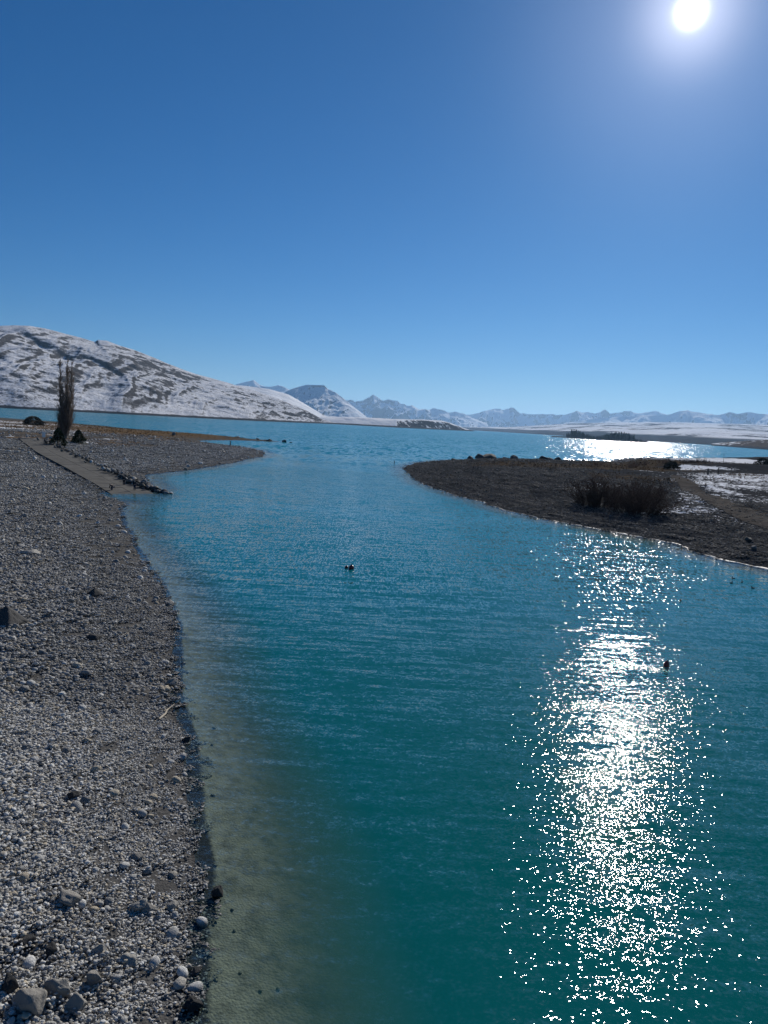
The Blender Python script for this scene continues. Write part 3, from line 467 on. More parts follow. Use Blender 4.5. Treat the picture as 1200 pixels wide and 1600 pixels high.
def proto_collection(name, meshes):
    c = bpy.data.collections.new(name)
    for i, m_ in enumerate(meshes): c.objects.link(bpy.data.objects.new('%s_%02d' % (name, i), m_))
    return c
def bed_patch(seed, n, lo, hi, mat):
    """about a square metre of loose stones lying as they fell"""
    r = np.random.default_rng(seed); vs_, fs, tn = [], [], []
    bm = bmesh.new(); bmesh.ops.create_icosphere(bm, subdivisions=2, radius=1)
    bm.verts.ensure_lookup_table()
    B = np.array([v.co[:] for v in bm.verts]); F = np.array([[v.index for v in f.verts] for f in bm.faces]); bm.free()
    base = 0
    for k in range(n):
        s = lo*(hi/lo)**(r.uniform()**1.7)
        x, y = r.uniform(-0.62, 0.62, 2)
        N = r.normal(size=(6, 3)); N /= np.linalg.norm(N, axis=1)[:, None]
        d = np.maximum(B@N.T, 1e-3)/r.uniform(0.6, 0.95, 6); rad = 1/((d**7).sum(1)+0.9)**(1/7)
        W = B*rad[:, None]*np.array([1, r.uniform(0.55, 0.9), r.uniform(0.32, 0.62)])*s
        a, b = r.uniform(0, 6.283), r.normal(0, 0.24)
        W = W@np.array([[1, 0, 0], [0, math.cos(b), -math.sin(b)], [0, math.sin(b), math.cos(b)]])
        W = W@np.array([[math.cos(a), -math.sin(a), 0], [math.sin(a), math.cos(a), 0], [0, 0, 1]])
        W += np.array([x, y, s*r.uniform(0.05, 0.4)])
        vs_.append(W); fs.append(F+base); base += len(B); tn.append(np.full(len(B), r.uniform()))
    me = bpy.data.meshes.new('gravel_patch'); me.from_pydata(np.concatenate(vs_).tolist(), [], np.concatenate(fs).tolist()); me.shade_smooth()
    at = me.attributes.new('tint', 'FLOAT', 'POINT'); at.data.foreach_set('value', np.concatenate(tn).astype(np.float32))
    me.materials.append(mat); return me
def scatter(name, P, rot, sc, idx, coll, parent, label=None):
    me = bpy.data.meshes.new(name); me.from_pydata(np.asarray(P).tolist(), [], [])
    for k, t, d in (('rot', 'FLOAT_VECTOR', rot), ('sc', 'FLOAT_VECTOR', sc)):
        a = me.attributes.new(k, t, 'POINT'); a.data.foreach_set('vector', np.asarray(d, np.float32).ravel())
    a = me.attributes.new('idx', 'INT', 'POINT'); a.data.foreach_set('value', np.asarray(idx, np.int32))
    o = link(bpy.data.objects.new(name, me), parent); o['kind'] = 'stuff'
    if label: o['label'] = label
    ng = bpy.data.node_groups.new(name, 'GeometryNodeTree')
    ng.interface.new_socket('Geometry', in_out='INPUT', socket_type='NodeSocketGeometry')
    ng.interface.new_socket('Geometry', in_out='OUTPUT', socket_type='NodeSocketGeometry')
    N, L = ng.nodes, ng.links
    gi, go = N.new('NodeGroupInput'), N.new('NodeGroupOutput')
    ci = N.new('GeometryNodeCollectionInfo'); ci.inputs[0].default_value = coll; ci.inputs[1].default_value = True; ci.inputs[2].default_value = True
    ip = N.new('GeometryNodeInstanceOnPoints'); ip.inputs['Pick Instance'].default_value = True
    def na(nm, t): q = N.new('GeometryNodeInputNamedAttribute'); q.data_type = t; q.inputs[0].default_value = nm; return q.outputs[0]
    e2r = N.new('FunctionNodeEulerToRotation')
    L.new(gi.outputs[0], ip.inputs['Points']); L.new(ci.outputs[0], ip.inputs['Instance'])
    L.new(na('idx', 'INT'), ip.inputs['Instance Index']); L.new(na('rot', 'FLOAT_VECTOR'), e2r.inputs[0])
    L.new(e2r.outputs[0], ip.inputs['Rotation']); L.new(na('sc', 'FLOAT_VECTOR'), ip.inputs['Scale'])
    L.new(ip.outputs[0], go.inputs[0])
    md = o.modifiers.new('scatter', 'NODES'); md.node_group = ng
    return o
def tilt(zf, x, y, e=0.4):
    return np.arctan((zf(x, y+e)-zf(x, y-e))/(2*e)), -np.arctan((zf(x+e, y)-zf(x-e, y))/(2*e))

# loose gravel of the near beach, in patches; finer and denser close to the bridge where it shows
coarse = lambda y, d: 1+0.5*smooth(3, 9, d)
def beach_patches():
    Ps, Rs, Ss, Is = [], [], [], []
    for (ya, yb, step, s, dmax, dmin) in ((11, 30, 0.62, 0.75, 11, -3.2), (30, 60, 1.0, 1.2, 22, -2.0), (60, 150, 1.25, 1.35, 60, -0.6), (150, 300, 2.2, 1.9, 90, 0.3)):
        n = int((yb-ya)*(dmax-dmin)*1.15*(2.7 if ya < 60 else 1.5)/(step*step))
        y = rng.uniform(ya, yb, n*2); x = warp(y)+ (0 if ya < 150 else 8) + rng.uniform(-dmax*1.15, -dmin*1.2, n*2)
        d = left_d(x, y); c, _ = ramp_near(x, y)
        keep = (d > dmin) & (d < dmax) & (c > 3.1+s*0.45) & (rng.uniform(size=len(d)) < np.where(d < 0, 1.0*np.exp(d/0.22), 0.93))
        keep &= ~((x < -94) & (y > 224) & (y < 270)); gr = blobs(x, y, GRASS_L); keep &= ~((gr > 0.4) & (rng.uniform(size=len(d)) < 0.75))
        keep[n:] &= (rng.uniform(size=len(d)-n) < 0.35)
        x, y, d = x[keep], y[keep], d[keep]
        rx, ry = tilt(shore_z, x, y)
        k = s*rng.uniform(0.75, 1.25, len(x))*(0.72+0.5*smooth(0.6, 4.5 if ya < 30 else 10, d+1.5*vnoise(x/4, y/9, 71)))
        Ps.append(np.stack([x, y, shore_z(x, y)-0.012*k], 1)); Rs.append(np.stack([rx, ry, rng.uniform(0, 6.28, len(x))], 1))
        Ss.append(np.stack([k, k, k*rng.uniform(0.7, 1.2, len(x))*(0.85 if ya >= 60 else 1)*np.where(d < 0, 0.6, 1)], 1)); Is.append(rng.integers(0, 6, len(x))+(6 if ya >= 30 else 0))
    return [np.concatenate(q) for q in (Ps, Rs, Ss, Is)]
PATCH = proto_collection('gravel_patch', [bed_patch(500+i, 120, 0.030, 0.105, M_stone if i < 6 else M_stone_m) for i in range(12)])
g_ = beach_patches()
scatter('gravel', *g_, PATCH, beach, 'loose grey pebbles and cobbles of the beach')

# single cobbles, the ones that show largest as parts of the beach, the others in one mass
def cobbles():
    Pt, S = [], []
    for (ya, yb, dmax, dens, lo, hi) in ((11.5, 30, 9, 7.0, 0.06, 0.24), (30, 60, 20, 2.4, 0.09, 0.30), (60, 150, 45, 0.75, 0.14, 0.42), (150, 320, 90, 0.16, 0.22, 0.62)):
        n = int((yb-ya)*dmax*dens*1.6)
        y = rng.uniform(ya, yb, n); x = warp(y)+(0 if ya < 150 else 8)-rng.uniform(-3.5, dmax*1.3, n)
        d = left_d(x, y); c, _ = ramp_near(x, y)
        p = np.where(d < 0, 0.10*np.exp(d/2.0), 0.55+0.45*vnoise(x/2.7, y/3.3, 77))
        keep = (d > -3.5) & (d < dmax) & (c > 3.6) & (rng.uniform(size=n) < p)
        x, y = x[keep], y[keep]
        s = lo*(hi/lo)**(rng.uniform(size=len(x))**2.6)
        Pt.append(np.stack([x, y], 1)); S.append(s)
    return np.concatenate(Pt), np.concatenate(S)
xy, cs = cobbles()
cz = shore_z(xy[:, 0], xy[:, 1])
dist = np.sqrt(xy[:, 0]**2+xy[:, 1]**2+(CAM_H-cz)**2)
Q = np.stack([xy[:, 0], xy[:, 1], cz-CAM_H], 1)
w_ = Q@np.array(fwd); ix = (Q@np.array(cr))/w_*1202; iy = (Q@np.array(cu))/w_*1202
inview = (w_ > 0) & (np.abs(ix) < 600) & (np.abs(iy) < 800)
order = np.argsort(-np.where(inview, cs/dist, 0))
big, rest = order[:300], order[300:]
def stone_rot(n): return np.stack([rng.normal(0, 0.28, n), rng.normal(0, 0.28, n), rng.uniform(0, 6.28, n)], 1)
rr = stone_rot(len(cs))
for i in big:
    o = bpy.data.objects.new('stone', PROTO[int(rng.integers(0, len(PROTO)))])
    o.location = (xy[i, 0], xy[i, 1], cz[i]+0.22*cs[i]); o.rotation_euler = rr[i]; o.scale = (cs[i],)*3
    link(o, beach)
COB = proto_collection('cobble', PROTO)
P = np.stack([xy[rest, 0], xy[rest, 1], cz[rest]+0.22*cs[rest]], 1)
scatter('cobbles', P, rr[rest], np.repeat(cs[rest][:, None], 3, 1), rng.integers(0, len(PROTO), len(rest)), COB, beach, 'scattered larger cobbles of the beach')

# stones of the far spit
def spit_stones():
    Pt, S = [], []
    for (n, xa, xb, ya, yb, lo, hi) in ((16000, 5, 62, 76, 150, 0.05, 0.24), (15000, 4, 80, 150, 260, 0.07, 0.32), (7000, 6, 130, 250, 390, 0.10, 0.5)):
        x = rng.uniform(xa, xb, n); y = rng.uniform(ya, yb, n); d = right_d(x, y)
        gr = blobs(x, y, GRASS_R)
        keep = (d > -0.5) & (d < 60) & (rng.uniform(size=n) < np.where(gr > 0.5, 0.25, 0.75+0.25*vnoise(x/4, y/5, 8)))
        x, y = x[keep], y[keep]
        Pt.append(np.stack([x, y], 1)); S.append(lo*(hi/lo)**(rng.uniform(size=len(x))**2.2))
    return np.concatenate(Pt), np.concatenate(S)
xy2, cs2 = spit_stones(); z2 = right_z(xy2[:, 0], xy2[:, 1])
scatter('stones', np.stack([xy2[:, 0], xy2[:, 1], z2+0.2*cs2], 1), stone_rot(len(cs2)), np.repeat(cs2[:, None], 3, 1),
        rng.integers(0, len(PROTO_D), len(cs2)), proto_collection('dark_cobble', PROTO_D), spit, 'dark stones strewn over the spit')
def spit_patches():
    n = 9000
    x = rng.uniform(4, 110, n); y = 74+rng.uniform(0, 1, n)**1.5*240; d = right_d(x, y)
    gr = blobs(x, y, GRASS_R)
    k = (d > -0.3) & (d < 55) & ((gr < 0.45) | (rng.uniform(size=n) < 0.3))
    x, y = x[k], y[k]; rx, ry = tilt(right_z, x, y); s = rng.uniform(0.9, 1.5, len(x))
    return np.stack([x, y, right_z(x, y)-0.03], 1), np.stack([rx, ry, rng.uniform(0, 6.28, len(x))], 1), np.stack([s*1.4, s*1.4, s*0.8], 1), rng.integers(0, 3, len(x))
scatter('gravel', *spit_patches(), proto_collection('dark_patch', [bed_patch(700+i, 60, 0.03, 0.11, M_stone_d) for i in range(3)]), spit, 'dark loose gravel of the spit')

# boulders, each a thing of its own
def boulder(name, label, x, y, size, seed, zf, mat, flat=0.75, rz=None, cat='boulder', group=None, sink=0.25, sub=4, tiltx=0.0, tilty=0.0, cuts=8):
    r_ = random.Random(seed)
    me = stone_mesh(name, seed, sub, cuts, 22, flat, 0.14, mat, 0.02)
    o = link(bpy.data.objects.new(name, me))
    z = float(zf(np.array([x]), np.array([y]))[0])
    h = max(v.co.z for v in me.vertices)
    o.location = (x, y, max(z, -0.6)+size*h*(1-2*sink)); o.scale = (size,)*3
    o.rotation_euler = (tiltx, tilty, r_.uniform(0, 6.28) if rz is None else rz)
    return tag(o, label, cat, group)
BL = [
 (-7.23,17.60,0.36,'big angular pale-topped boulder casting a long shadow on the cobbles',M_bould,0.85,0,8),
 (-6.58,14.22,0.35,'largest blocky boulder at the bottom edge of the beach',M_bould,0.85,0,7),
 (-6.22,14.72,0.27,'rounded boulder just behind the largest blocky one',M_bould,0.8,0,9),
 (-5.72,14.48,0.24,'tilted tan slab of rock beside the largest blocky boulder',M_bould,0.6,0.5,6),
 (-7.46,16.00,0.26,'dark low boulder near the left frame edge among cobbles',M_bould_d,0.6,0,8),
 (-5.88,16.08,0.19,'smooth rounded tan boulder with a dark pit in it',M_bould,0.95,0,12),
 (-5.12,15.95,0.23,'pale ridged boulder nearer the water than the pitted one',M_bould,0.75,0.2,7),
 (-19.4,39.2,1.15,'biggest dark pointed boulder at the left frame edge up the beach',M_bould_d,0.95,0.0,5),
 (-18.07,47.9,0.62,'dark pyramid shaped boulder alone on the smooth gravel',M_bould_d,1.0,0.1,5),
 (-14.79,39.1,0.46,'dark low wedge boulder below the pyramid shaped one',M_bould_d,0.6,0.2,6),
 (-9.16,22.7,0.22,'small dark boulder at the end of a pair midway up the beach',M_bould_d,0.7,0,8),
 (-8.72,22.5,0.19,'small grey boulder paired with a dark one midway up the beach',M_bould,0.65,0,8),
 (-6.27,19.95,0.20,'palest smooth stone lying alone on the cobbles near the water',M_bould,0.6,0,10),
 (-5.52,17.82,0.22,'grey boulder that a thin upright slab leans against',M_bould,0.8,0,8),
 (-5.28,17.80,0.22,'thin pale slab standing on edge against a grey boulder',M_bould,0.35,1.2,7),
 (-4.78,18.12,0.21,'round grey boulder at the last dry cobbles before the water',M_bould,0.9,0,12),
 (-6.85,15.85,0.20,'blue-grey rounded boulder between the dark low one and the pitted one',M_bould_d,0.75,0,11),
 (-5.65,15.22,0.20,'pointed grey boulder below the pitted one',M_bould,0.95,0.2,6),
 (-7.13,14.55,0.20,'dark cube-like boulder close to the left frame edge at the bottom',M_bould_d,0.9,0,7),
 (-26.93,58.0,0.95,'flat pale slab lying high on the beach above the dark pointed boulder',M_bould,0.25,0,8),
]
for i, (x, y, s, lab, m_, fl, tx, ct) in enumerate(BL):
    boulder('boulder', lab, x, y, s, 900+i, shore_z, m_, fl, tiltx=tx, sink=0.2, cuts=ct)
WL = [(-13.7,49.5,0.30,'small pale rock alone in the water off the upper beach',M_bould,0.6),
 (-3.8,18.95,0.21,'wet rock standing in the clear shallows, sunlit on top',M_bould_d,0.85),
 (-9.3,34.2,0.34,'pale topped boulder right at the water line below the stick',M_bould,0.7),
 (-3.5,15.0,0.20,'dark rock with a bright rim at the lower edge of the shallows',M_bould_d,0.85),
 (-7.1,28.4,0.20,'dark stone in the shallow margin beside the dark strip',M_bould_d,0.6),
 (-3.65,16.1,0.15,'small bluish stone just breaking the shallow water',M_bould_d,0.6)]
for i, (x, y, s, lab, m_, fl) in enumerate(WL):
    me_z = shore_z
    boulder('rock', lab, x, y, s, 950+i, me_z, m_, fl, cat='rock', sink=0.12)
FB = [(26.5,306,0.9,0.45,'low dark rock in the water off the far corner of the spit'),(34,316,1.2,0.5,'round dark boulder leading the row on the spit'),
 (38.5,322,1.6,0.7,'tall dark boulder beside the longest one on the spit'),(43.5,326,2.7,0.45,'longest flat-topped dark boulder on the spit'),
 (50,330,1.1,0.6,'small boulder just past the longest one on the spit'),(54.5,332,1.7,0.6,'rounded boulder standing between gaps in the spit row'),
 (70,346,1.9,0.65,'highest lump of the dark rock pile on the spit'),(73,348,1.5,0.6,'second lump in the dark rock pile on the spit'),(77.5,350,1.3,0.6,'last lump of the dark rock pile, next to the shrubs'),
 (44.45,92.8,0.42,'dark boulder on the bank above the ducks'),(41.9,86.0,0.3,'smaller dark boulder on the bank nearer the ducks')]
for i, row in enumerate(FB):
    if len(row) == 5: x, y, s, fl, lab = row
    else: x, y, s, lab = row; fl = 0.6
    boulder('boulder', lab, x, y, s*1.45, 1000+i, right_z, M_stone_d, fl, sub=3, sink=0.15)
for i in range(26):
    t = i/25; x = 60+t*36+random.uniform(-2, 2); y = 336+t*26+random.uniform(-4, 3)
    boulder('boulder', 'dark rock in the ragged row along the far edge of the spit', x, y, random.uniform(0.5, 1.1), 1100+i, right_z, M_stone_d, 0.6, group='rocks along the far edge of the spit', sub=2, sink=0.2)
for i in range(22):
    t = random.random(); x = -64-t*70+random.uniform(-2, 2); y = 423+t*16+random.uniform(-3, 3)
    boulder('boulder', 'dark rock on the thin outer bar beyond the near bank', x, y, random.uniform(0.6, 1.3), 1200+i, shore_z, M_stone_d, 0.6, group='rocks on the thin outer bar', sub=2, sink=0.2)
for i, (x, y, s, lab) in enumerate([(-56.5,419.5,1.6,'dark rock at the very tip of the thin outer bar'),(-52.5,418,1.0,'low rock awash just off the tip of the outer bar'),(-105,378,1.2,'dark rock on the rise behind the near gravel bank')]):
    boulder('boulder', lab, x, y, s, 1300+i, lambda a, b: np.maximum(shore_z(a, b), -0.3), M_stone_d, 0.7, sub=3, sink=0.15)

# ------------------------------------------------------------------ ramp, yard, track
M_conc = (lambda g: g.diffuse(g.mix(g.math('ADD', g.math('MULTIPLY', g.ramp(g.noise(g.mapv(g.pos(), (0.5, 0.5, 0.5)), 1.0, 7, 0.7), 0.35, 0.7), 0.7), g.math('MULTIPLY', g.n('ObjectInfo').outputs['Random'], 0.3)), (0.085, 0.082, 0.074), (0.155, 0.148, 0.132)), 0.85,
          g.bump(g.noise(g.pos(), 6.0, 5), 0.02), 0.05))(NT('ramp_concrete'))
M_yard = (lambda g: g.diffuse(g.mix(g.ramp(g.noise(g.pos(), 0.35, 6, 0.65), 0.35, 0.7), (0.07, 0.064, 0.058), (0.115, 0.104, 0.092)), 0.95,
          g.bump(g.noise(g.pos(), 3.0, 5), 0.03), 0.0))(NT('packed_gravel'))
def strip(name, pts, hw, zf, mat, label, thick=0.0, n=120):
    P_ = np.array(pts, float); s0 = np.concatenate([[0], np.cumsum(np.hypot(np.diff(P_[:, 0]), np.diff(P_[:, 1])))])
    s = np.linspace(0, s0[-1], n); c = np.stack([np.interp(s, s0, P_[:, k]) for k in range(P_.shape[1])], 1)
    ker = np.ones(9)/9
    for k in range(2): c[4:-4, k] = np.convolve(c[:, k], ker, 'valid')
    hws = np.interp(s, s0, hw) if isinstance(hw, (list, tuple)) else np.full(n, hw)
    d = np.gradient(c[:, :2], axis=0); d /= np.linalg.norm(d, axis=1)[:, None]; nn = np.stack([-d[:, 1], d[:, 0]], 1)
    m = 9; off = np.linspace(-1, 1, m)
    X = c[:, 0][:, None]+nn[:, 0][:, None]*off*hws[:, None]; Y = c[:, 1][:, None]+nn[:, 1][:, None]*off*hws[:, None]
    Z = zf(X, Y) if zf else np.repeat(c[:, 2][:, None], m, 1)
    if thick:
        X = np.concatenate([X[:, :1], X, X[:, -1:]], 1); Y = np.concatenate([Y[:, :1], Y, Y[:, -1:]], 1)
        Z = np.concatenate([Z[:, :1]-thick, Z, Z[:, -1:]-thick], 1)
    o = mesh_obj(name, np.stack([X.ravel(), Y.ravel(), Z.ravel()], 1), grid_faces(*X.shape), mat, smooth_shade=not thick)
    return tag(o, label, kind='structure')
ramp_o = strip('boat_ramp', [(a, b, c+0.04) for a, b, c in RAMP[:-1]], 3.1, None, M_yard, 'long concrete boat ramp slanting down to the water', thick=0.5)
RP = np.array(RAMP[:-1]); rs_ = np.concatenate([[0], np.cumsum(np.hypot(*np.diff(RP[:, :2], axis=0).T))])
nsl = 26; cuts_ = np.linspace(1.5, rs_[-1], nsl+1)
for k in range(nsl):                                     # cast slabs with open joints
    for side in (-1, 1):
        vv = []
        for (q_, (sa, oa)) in enumerate(((cuts_[k]+0.05, 0.03), (cuts_[k]+0.05, 3.2), (cuts_[k+1]-0.05, 3.2), (cuts_[k+1]-0.05, 0.03))):
            c_ = [float(np.interp(sa, rs_, RP[:, j])) for j in range(3)]; e_ = [float(np.interp(sa+0.5, rs_, RP[:, j])-np.interp(sa-0.5, rs_, RP[:, j])) for j in range(2)]
            l_ = math.hypot(*e_) or 1; vv.append((c_[0]-e_[1]/l_*oa*side, c_[1]+e_[0]/l_*oa*side, c_[2]+0.12+random.uniform(-0.018, 0.018)))
        vv += [(a, b, c-0.14) for a, b, c in vv]
        if side < 0: ff = [(3, 2, 1, 0), (0, 1, 5, 4), (1, 2, 6, 5), (2, 3, 7, 6), (3, 0, 4, 7)]
        else: ff = [(0, 1, 2, 3), (4, 5, 1, 0), (5, 6, 2, 1), (6, 7, 3, 2), (7, 4, 0, 3)]
        mesh_obj('slab', vv, ff, M_conc, ramp_o, smooth_shade=False)
strip('gravel_yard', [(-300,285),(-190,262),(-128,243),(-110,238),(-100,248),(-97,275),(-99,300)], [12,12,11,10,7,5,3], lambda x, y: shore_z(x, y)+0.10, M_yard, 'packed gravel yard at the head of the boat ramp')
strip('gravel_track', [(84,224),(81,215),(74,190),(67,168),(60.5,142),(56.5,122),(54.5,108),(56,95),(62,80)], [1.2,1.6,2.0,2.2,2.4,2.6,3,3,3], lambda x, y: right_z(x, y)+0.09, M_yard, 'worn gravel track crossing the spit')

# breakwater of heaped rock beside the ramp
bw = empty('breakwater', (-60, 155, 0)); tag(bw, 'line of heaped dark rocks along the far side of the boat ramp', 'breakwater')
BWL = np.array([(-96,213,3.1),(-81.1,189.4,2.55),(-63.3,161.3,1.7),(-53.6,146,1.2),(-45.7,133.2,0.8),(-41.4,126.9,0.45),(-37.2,122,0.1),(-33.6,119.3,-0.2)])
t_ = np.linspace(0, 1, len(BWL))
for k in range(210):
    t = rng.uniform()**0.85; p = [float(np.interp(t, t_, BWL[:, q])) for q in range(3)]
    s = float(rng.uniform(0.28, 0.62))*(1.15 if t > 0.6 else 0.95)
    wd = 0.9 if t < 0.93 else 0.5
    o = bpy.data.objects.new('rock', PROTO_D[int(rng.integers(0, 10))] if rng.uniform() < 0.8 else PROTO[int(rng.integers(0, 10))])
    o.location = (p[0]+60+rng.normal(0, wd*0.6), p[1]-155+rng.normal(0, wd*0.6), p[2]+float(rng.uniform(0.0, 0.6))*(1 if t < 0.9 else 0.4)); o.scale = (s, s, s*0.9)
    o.rotation_euler = tuple(rng.uniform(-0.7, 0.7, 2))+(float(rng.uniform(0, 6.28)),)
    link(o, bw)

# ------------------------------------------------------------------ plants
class Tubes:
    def __init__(s): s.v, s.f = [], []
    def limb(s, pts, ra, rb, sides=5):
        n = len(pts); base = len(s.v)
        for i, p in enumerate(pts):
            p = Vector(p); d = (Vector(pts[min(i+1, n-1)])-Vector(pts[max(i-1, 0)])).normalized()
            a = d.orthogonal().normalized(); b = d.cross(a); r = ra+(rb-ra)*i/(n-1)
            for k in range(sides):
                q = 2*math.pi*k/sides; s.v.append(tuple(p+(a*math.cos(q)+b*math.sin(q))*r))
        for i in range(n-1):
            for k in range(sides):
                a0 = base+i*sides+k; a1 = base+i*sides+(k+1) % sides
                s.f.append((a0, a1, a1+sides, a0+sides))
    def build(s, name, mat, parent=None): return mesh_obj(name, s.v, s.f, mat, parent)
M_bark = plain('poplar_bark', (0.20, 0.175, 0.145), 0.9, 0.35, 3)
M_twig = plain('bare_twigs', (0.07, 0.043, 0.034), 0.9, 0.3, 2)
M_twig_p = plain('poplar_twigs', (0.13, 0.10, 0.08), 0.9, 0.3, 2)
M_twig_r = plain('red_twigs', (0.11, 0.06, 0.045), 0.9, 0.3, 2)
M_leaf = plain('dark_needles', (0.035, 0.05, 0.022), 0.8, 0.45, 1.5)
M_bush = plain('dull_leaves', (0.085, 0.066, 0.04), 0.85, 0.45, 1.5)
R_ = random.Random(11)
def bent(p, d, L, n, wob, up):
    pts = [Vector(p)]; d = Vector(d).normalized()
    for i in range(n):
        d = (d+Vector((R_.gauss(0, wob), R_.gauss(0, wob), R_.gauss(0, wob)+up))).normalized()
        pts.append(pts[-1]+d*(L/n))
    return pts
def poplar(loc, Ht):
    root = empty('poplar_tree', loc); tag(root, 'tall bare poplar with upright stems standing by the yard', 'tree')
    tw = Tubes()
    for k in range(9):
        a = 2*math.pi*k/9+R_.uniform(-0.3, 0.3); hh = Ht*R_.choice([0.97, 0.93, 0.88, 0.8, 0.7, 0.6]) if k else Ht
        sp = R_.uniform(1.2, 4.0)*(0.75 if hh > 0.8*Ht else 1)
        pts = [Vector((0.35*math.cos(a), 0.35*math.sin(a), -0.2))]
        for i in range(1, 13):
            t = i/12; q = sp*(1-math.exp(-3.2*t))
            pts.append(Vector((math.cos(a)*q+R_.gauss(0, .07), math.sin(a)*q+R_.gauss(0, .07), hh*t)))
        st = Tubes(); st.limb(pts, 0.30 if hh > 15 else 0.2, 0.03, 6); st.build('trunk', M_bark, root)
        nb = int(hh*5.5)
        for j in range(nb):
            t = R_.uniform(0.03, 0.98)**1.25; i = min(int(t*12), 11); p = pts[i].lerp(pts[i+1], t*12-i)
            q = R_.uniform(0, 6.28); L = (1.3+3.6*(1-t)**1.1)*R_.uniform(0.6, 1.15)*(1.0 if hh > 12 else 0.9)
            b = bent(p, (math.cos(q)*0.55, math.sin(q)*0.55, 1.0), L, 4, 0.10, 0.12)
            tw.limb(b, 0.05, 0.015, 3)
            for m in range(7):
                u_ = R_.uniform(0.15, 1.0)*4; ii = min(int(u_), 3); pp = b[ii].lerp(b[ii+1], u_-ii); q2 = R_.uniform(0, 6.28)
                c = bent(pp, (math.cos(q2)*0.6, math.sin(q2)*0.6, 0.9), L*R_.uniform(0.25, 0.5), 2, 0.15, 0.1)
                tw.limb(c, 0.036, 0.014, 3)
    tw.build('crown', M_twig_p, root)
    return root
def bare_shrub(loc, Ht, spread, stems, label, mat=M_twig, name='bare_shrub', group=None, dense=8, fine=4, rad=0.035, base_r=0.8):
    root = empty(name, loc); tag(root, label, 'shrub', group)
    st, tw = Tubes(), Tubes()
    for k in range(stems):
        q = R_.uniform(0, 6.28); o = R_.uniform(0, 1)**0.6; L = Ht*R_.uniform(0.35, 1.08)*(1-0.2*o)
        p = Vector((math.cos(q)*o*base_r, math.sin(q)*o*base_r, -0.1))
        b = bent(p, (math.cos(q)*spread*o, math.sin(q)*spread*o, 1), L, 6, 0.17, 0.04)
        st.limb(b, rad, rad*0.3, 4)
        for m in range(dense):
            u_ = R_.uniform(0.12, 1)*6; i = min(int(u_), 5); pp = b[i].lerp(b[i+1], u_-i); q2 = R_.uniform(0, 6.28)
            c = bent(pp, (math.cos(q2)*1.1+math.cos(q)*0.3, math.sin(q2)*1.1+math.sin(q)*0.3, 0.6), L*R_.uniform(0.15, 0.36), 3, 0.16, 0.06)
            tw.limb(c, rad*0.5, rad*0.2, 3)
            for w in range(fine):
                j = R_.randrange(0, 3); pq = c[j].lerp(c[j+1], R_.random()); q3 = R_.uniform(0, 6.28)
                e = bent(pq, (math.cos(q3), math.sin(q3), 0.8), L*R_.uniform(0.06, 0.14), 2, 0.2, 0.05)
                tw.limb(e, rad*0.3, rad*0.14, 3)
    st.build('stem', mat, root); tw.build('twigs', mat, root)
    return root
def leafy(loc, Ht, rx, n, label, mat, shape='cone', name='conifer_bush', cat='bush', group=None, leaf=0.22):
    root = empty(name, loc); tag(root, label, cat, group)
    t = Tubes(); t.limb([(0, 0, -0.1), (0.05, 0, Ht*0.5), (0, 0.05, Ht*0.88)], 0.05*Ht, 0.01*Ht, 5)
    v_, f_ = [], []
    lobes = [(R_.uniform(0, 6.28), R_.uniform(0.1, 0.95), R_.uniform(0.7, 1.2)) for _ in range(26)]
    for k in range(n):
        if R_.random() < (0.75 if shape == 'cone' else 0.6): q, h, e = R_.choice(lobes); q += R_.gauss(0, 0.25); h = min(1, max(0.02, h+R_.gauss(0, 0.06)))
        else: q, h, e = R_.uniform(0, 6.28), R_.random(), 0.9
        r = rx*e*((1-h)**0.75+0.06 if shape == 'cone' else math.sqrt(max(0, 1-(h*0.98)**2)))*(R_.uniform(0.35, 1)**0.5 if shape == 'cone' else R_.uniform(0.05, 1)**0.4)
        c = Vector((r*math.cos(q), r*math.sin(q), Ht*h-(0.12*r if shape == 'cone' else 0.05)))
        d = Vector((R_.gauss(math.cos(q), 0.5), R_.gauss(math.sin(q), 0.5), R_.gauss(0.1, 0.5))).normalized(); s_ = d.orthogonal().normalized()
        s_.rotate(Matrix.Rotation(R_.uniform(0, 6.28), 3, d)); L = leaf*R_.uniform(0.6, 1.5); b = len(v_)
        v_ += [tuple(c-d*L), tuple(c+s_*L*0.38), tuple(c+d*L), tuple(c-s_*L*0.38)]; f_.append((b, b+1, b+2, b+3))
    t.build('trunk', M_bark, root); mesh_obj('crown', v_, f_, mat, root, smooth_shade=False)
    return root
def zl(x, y): return float(shore_z(np.array([x]), np.array([y]))[0])
def zr(x, y): return float(right_z(np.array([x]), np.array([y]))[0])
poplar((-98, 234, zl(-98, 234)-0.1), 24.5)
leafy((-85.5, 200, zl(-85.5, 200)-0.05), 4.6, 2.4, 3600, 'dark green conifer bush on the ramp side of the poplar', M_leaf)
leafy((-87, 217, zl(-87, 217)-0.05), 3.9, 2.6, 3200, 'dark green snow-flecked bush on the lake side of the poplar', M_leaf)
leafy((-170.5, 371, zl(-170.5, 371)-0.1), 4.2, 5.2, 3000, 'dark round bush alone at the far edge of the bank', M_bush, 'dome', 'round_bush', leaf=0.35)
bare_shrub((34.6, 125.5, zr(34.6, 125.5)), 5.6, 0.8, 95, 'taller bare willow shrub on the spit, farther from the track', base_r=2.8, name='willow_shrub', dense=13, fine=5, rad=0.05)
bare_shrub((38.6, 116.5, zr(38.6, 116.5)), 5.3, 0.95, 120, 'wider bare willow shrub on the spit, nearer the water', base_r=3.4, name='willow_shrub', dense=13, fine=5, rad=0.05)
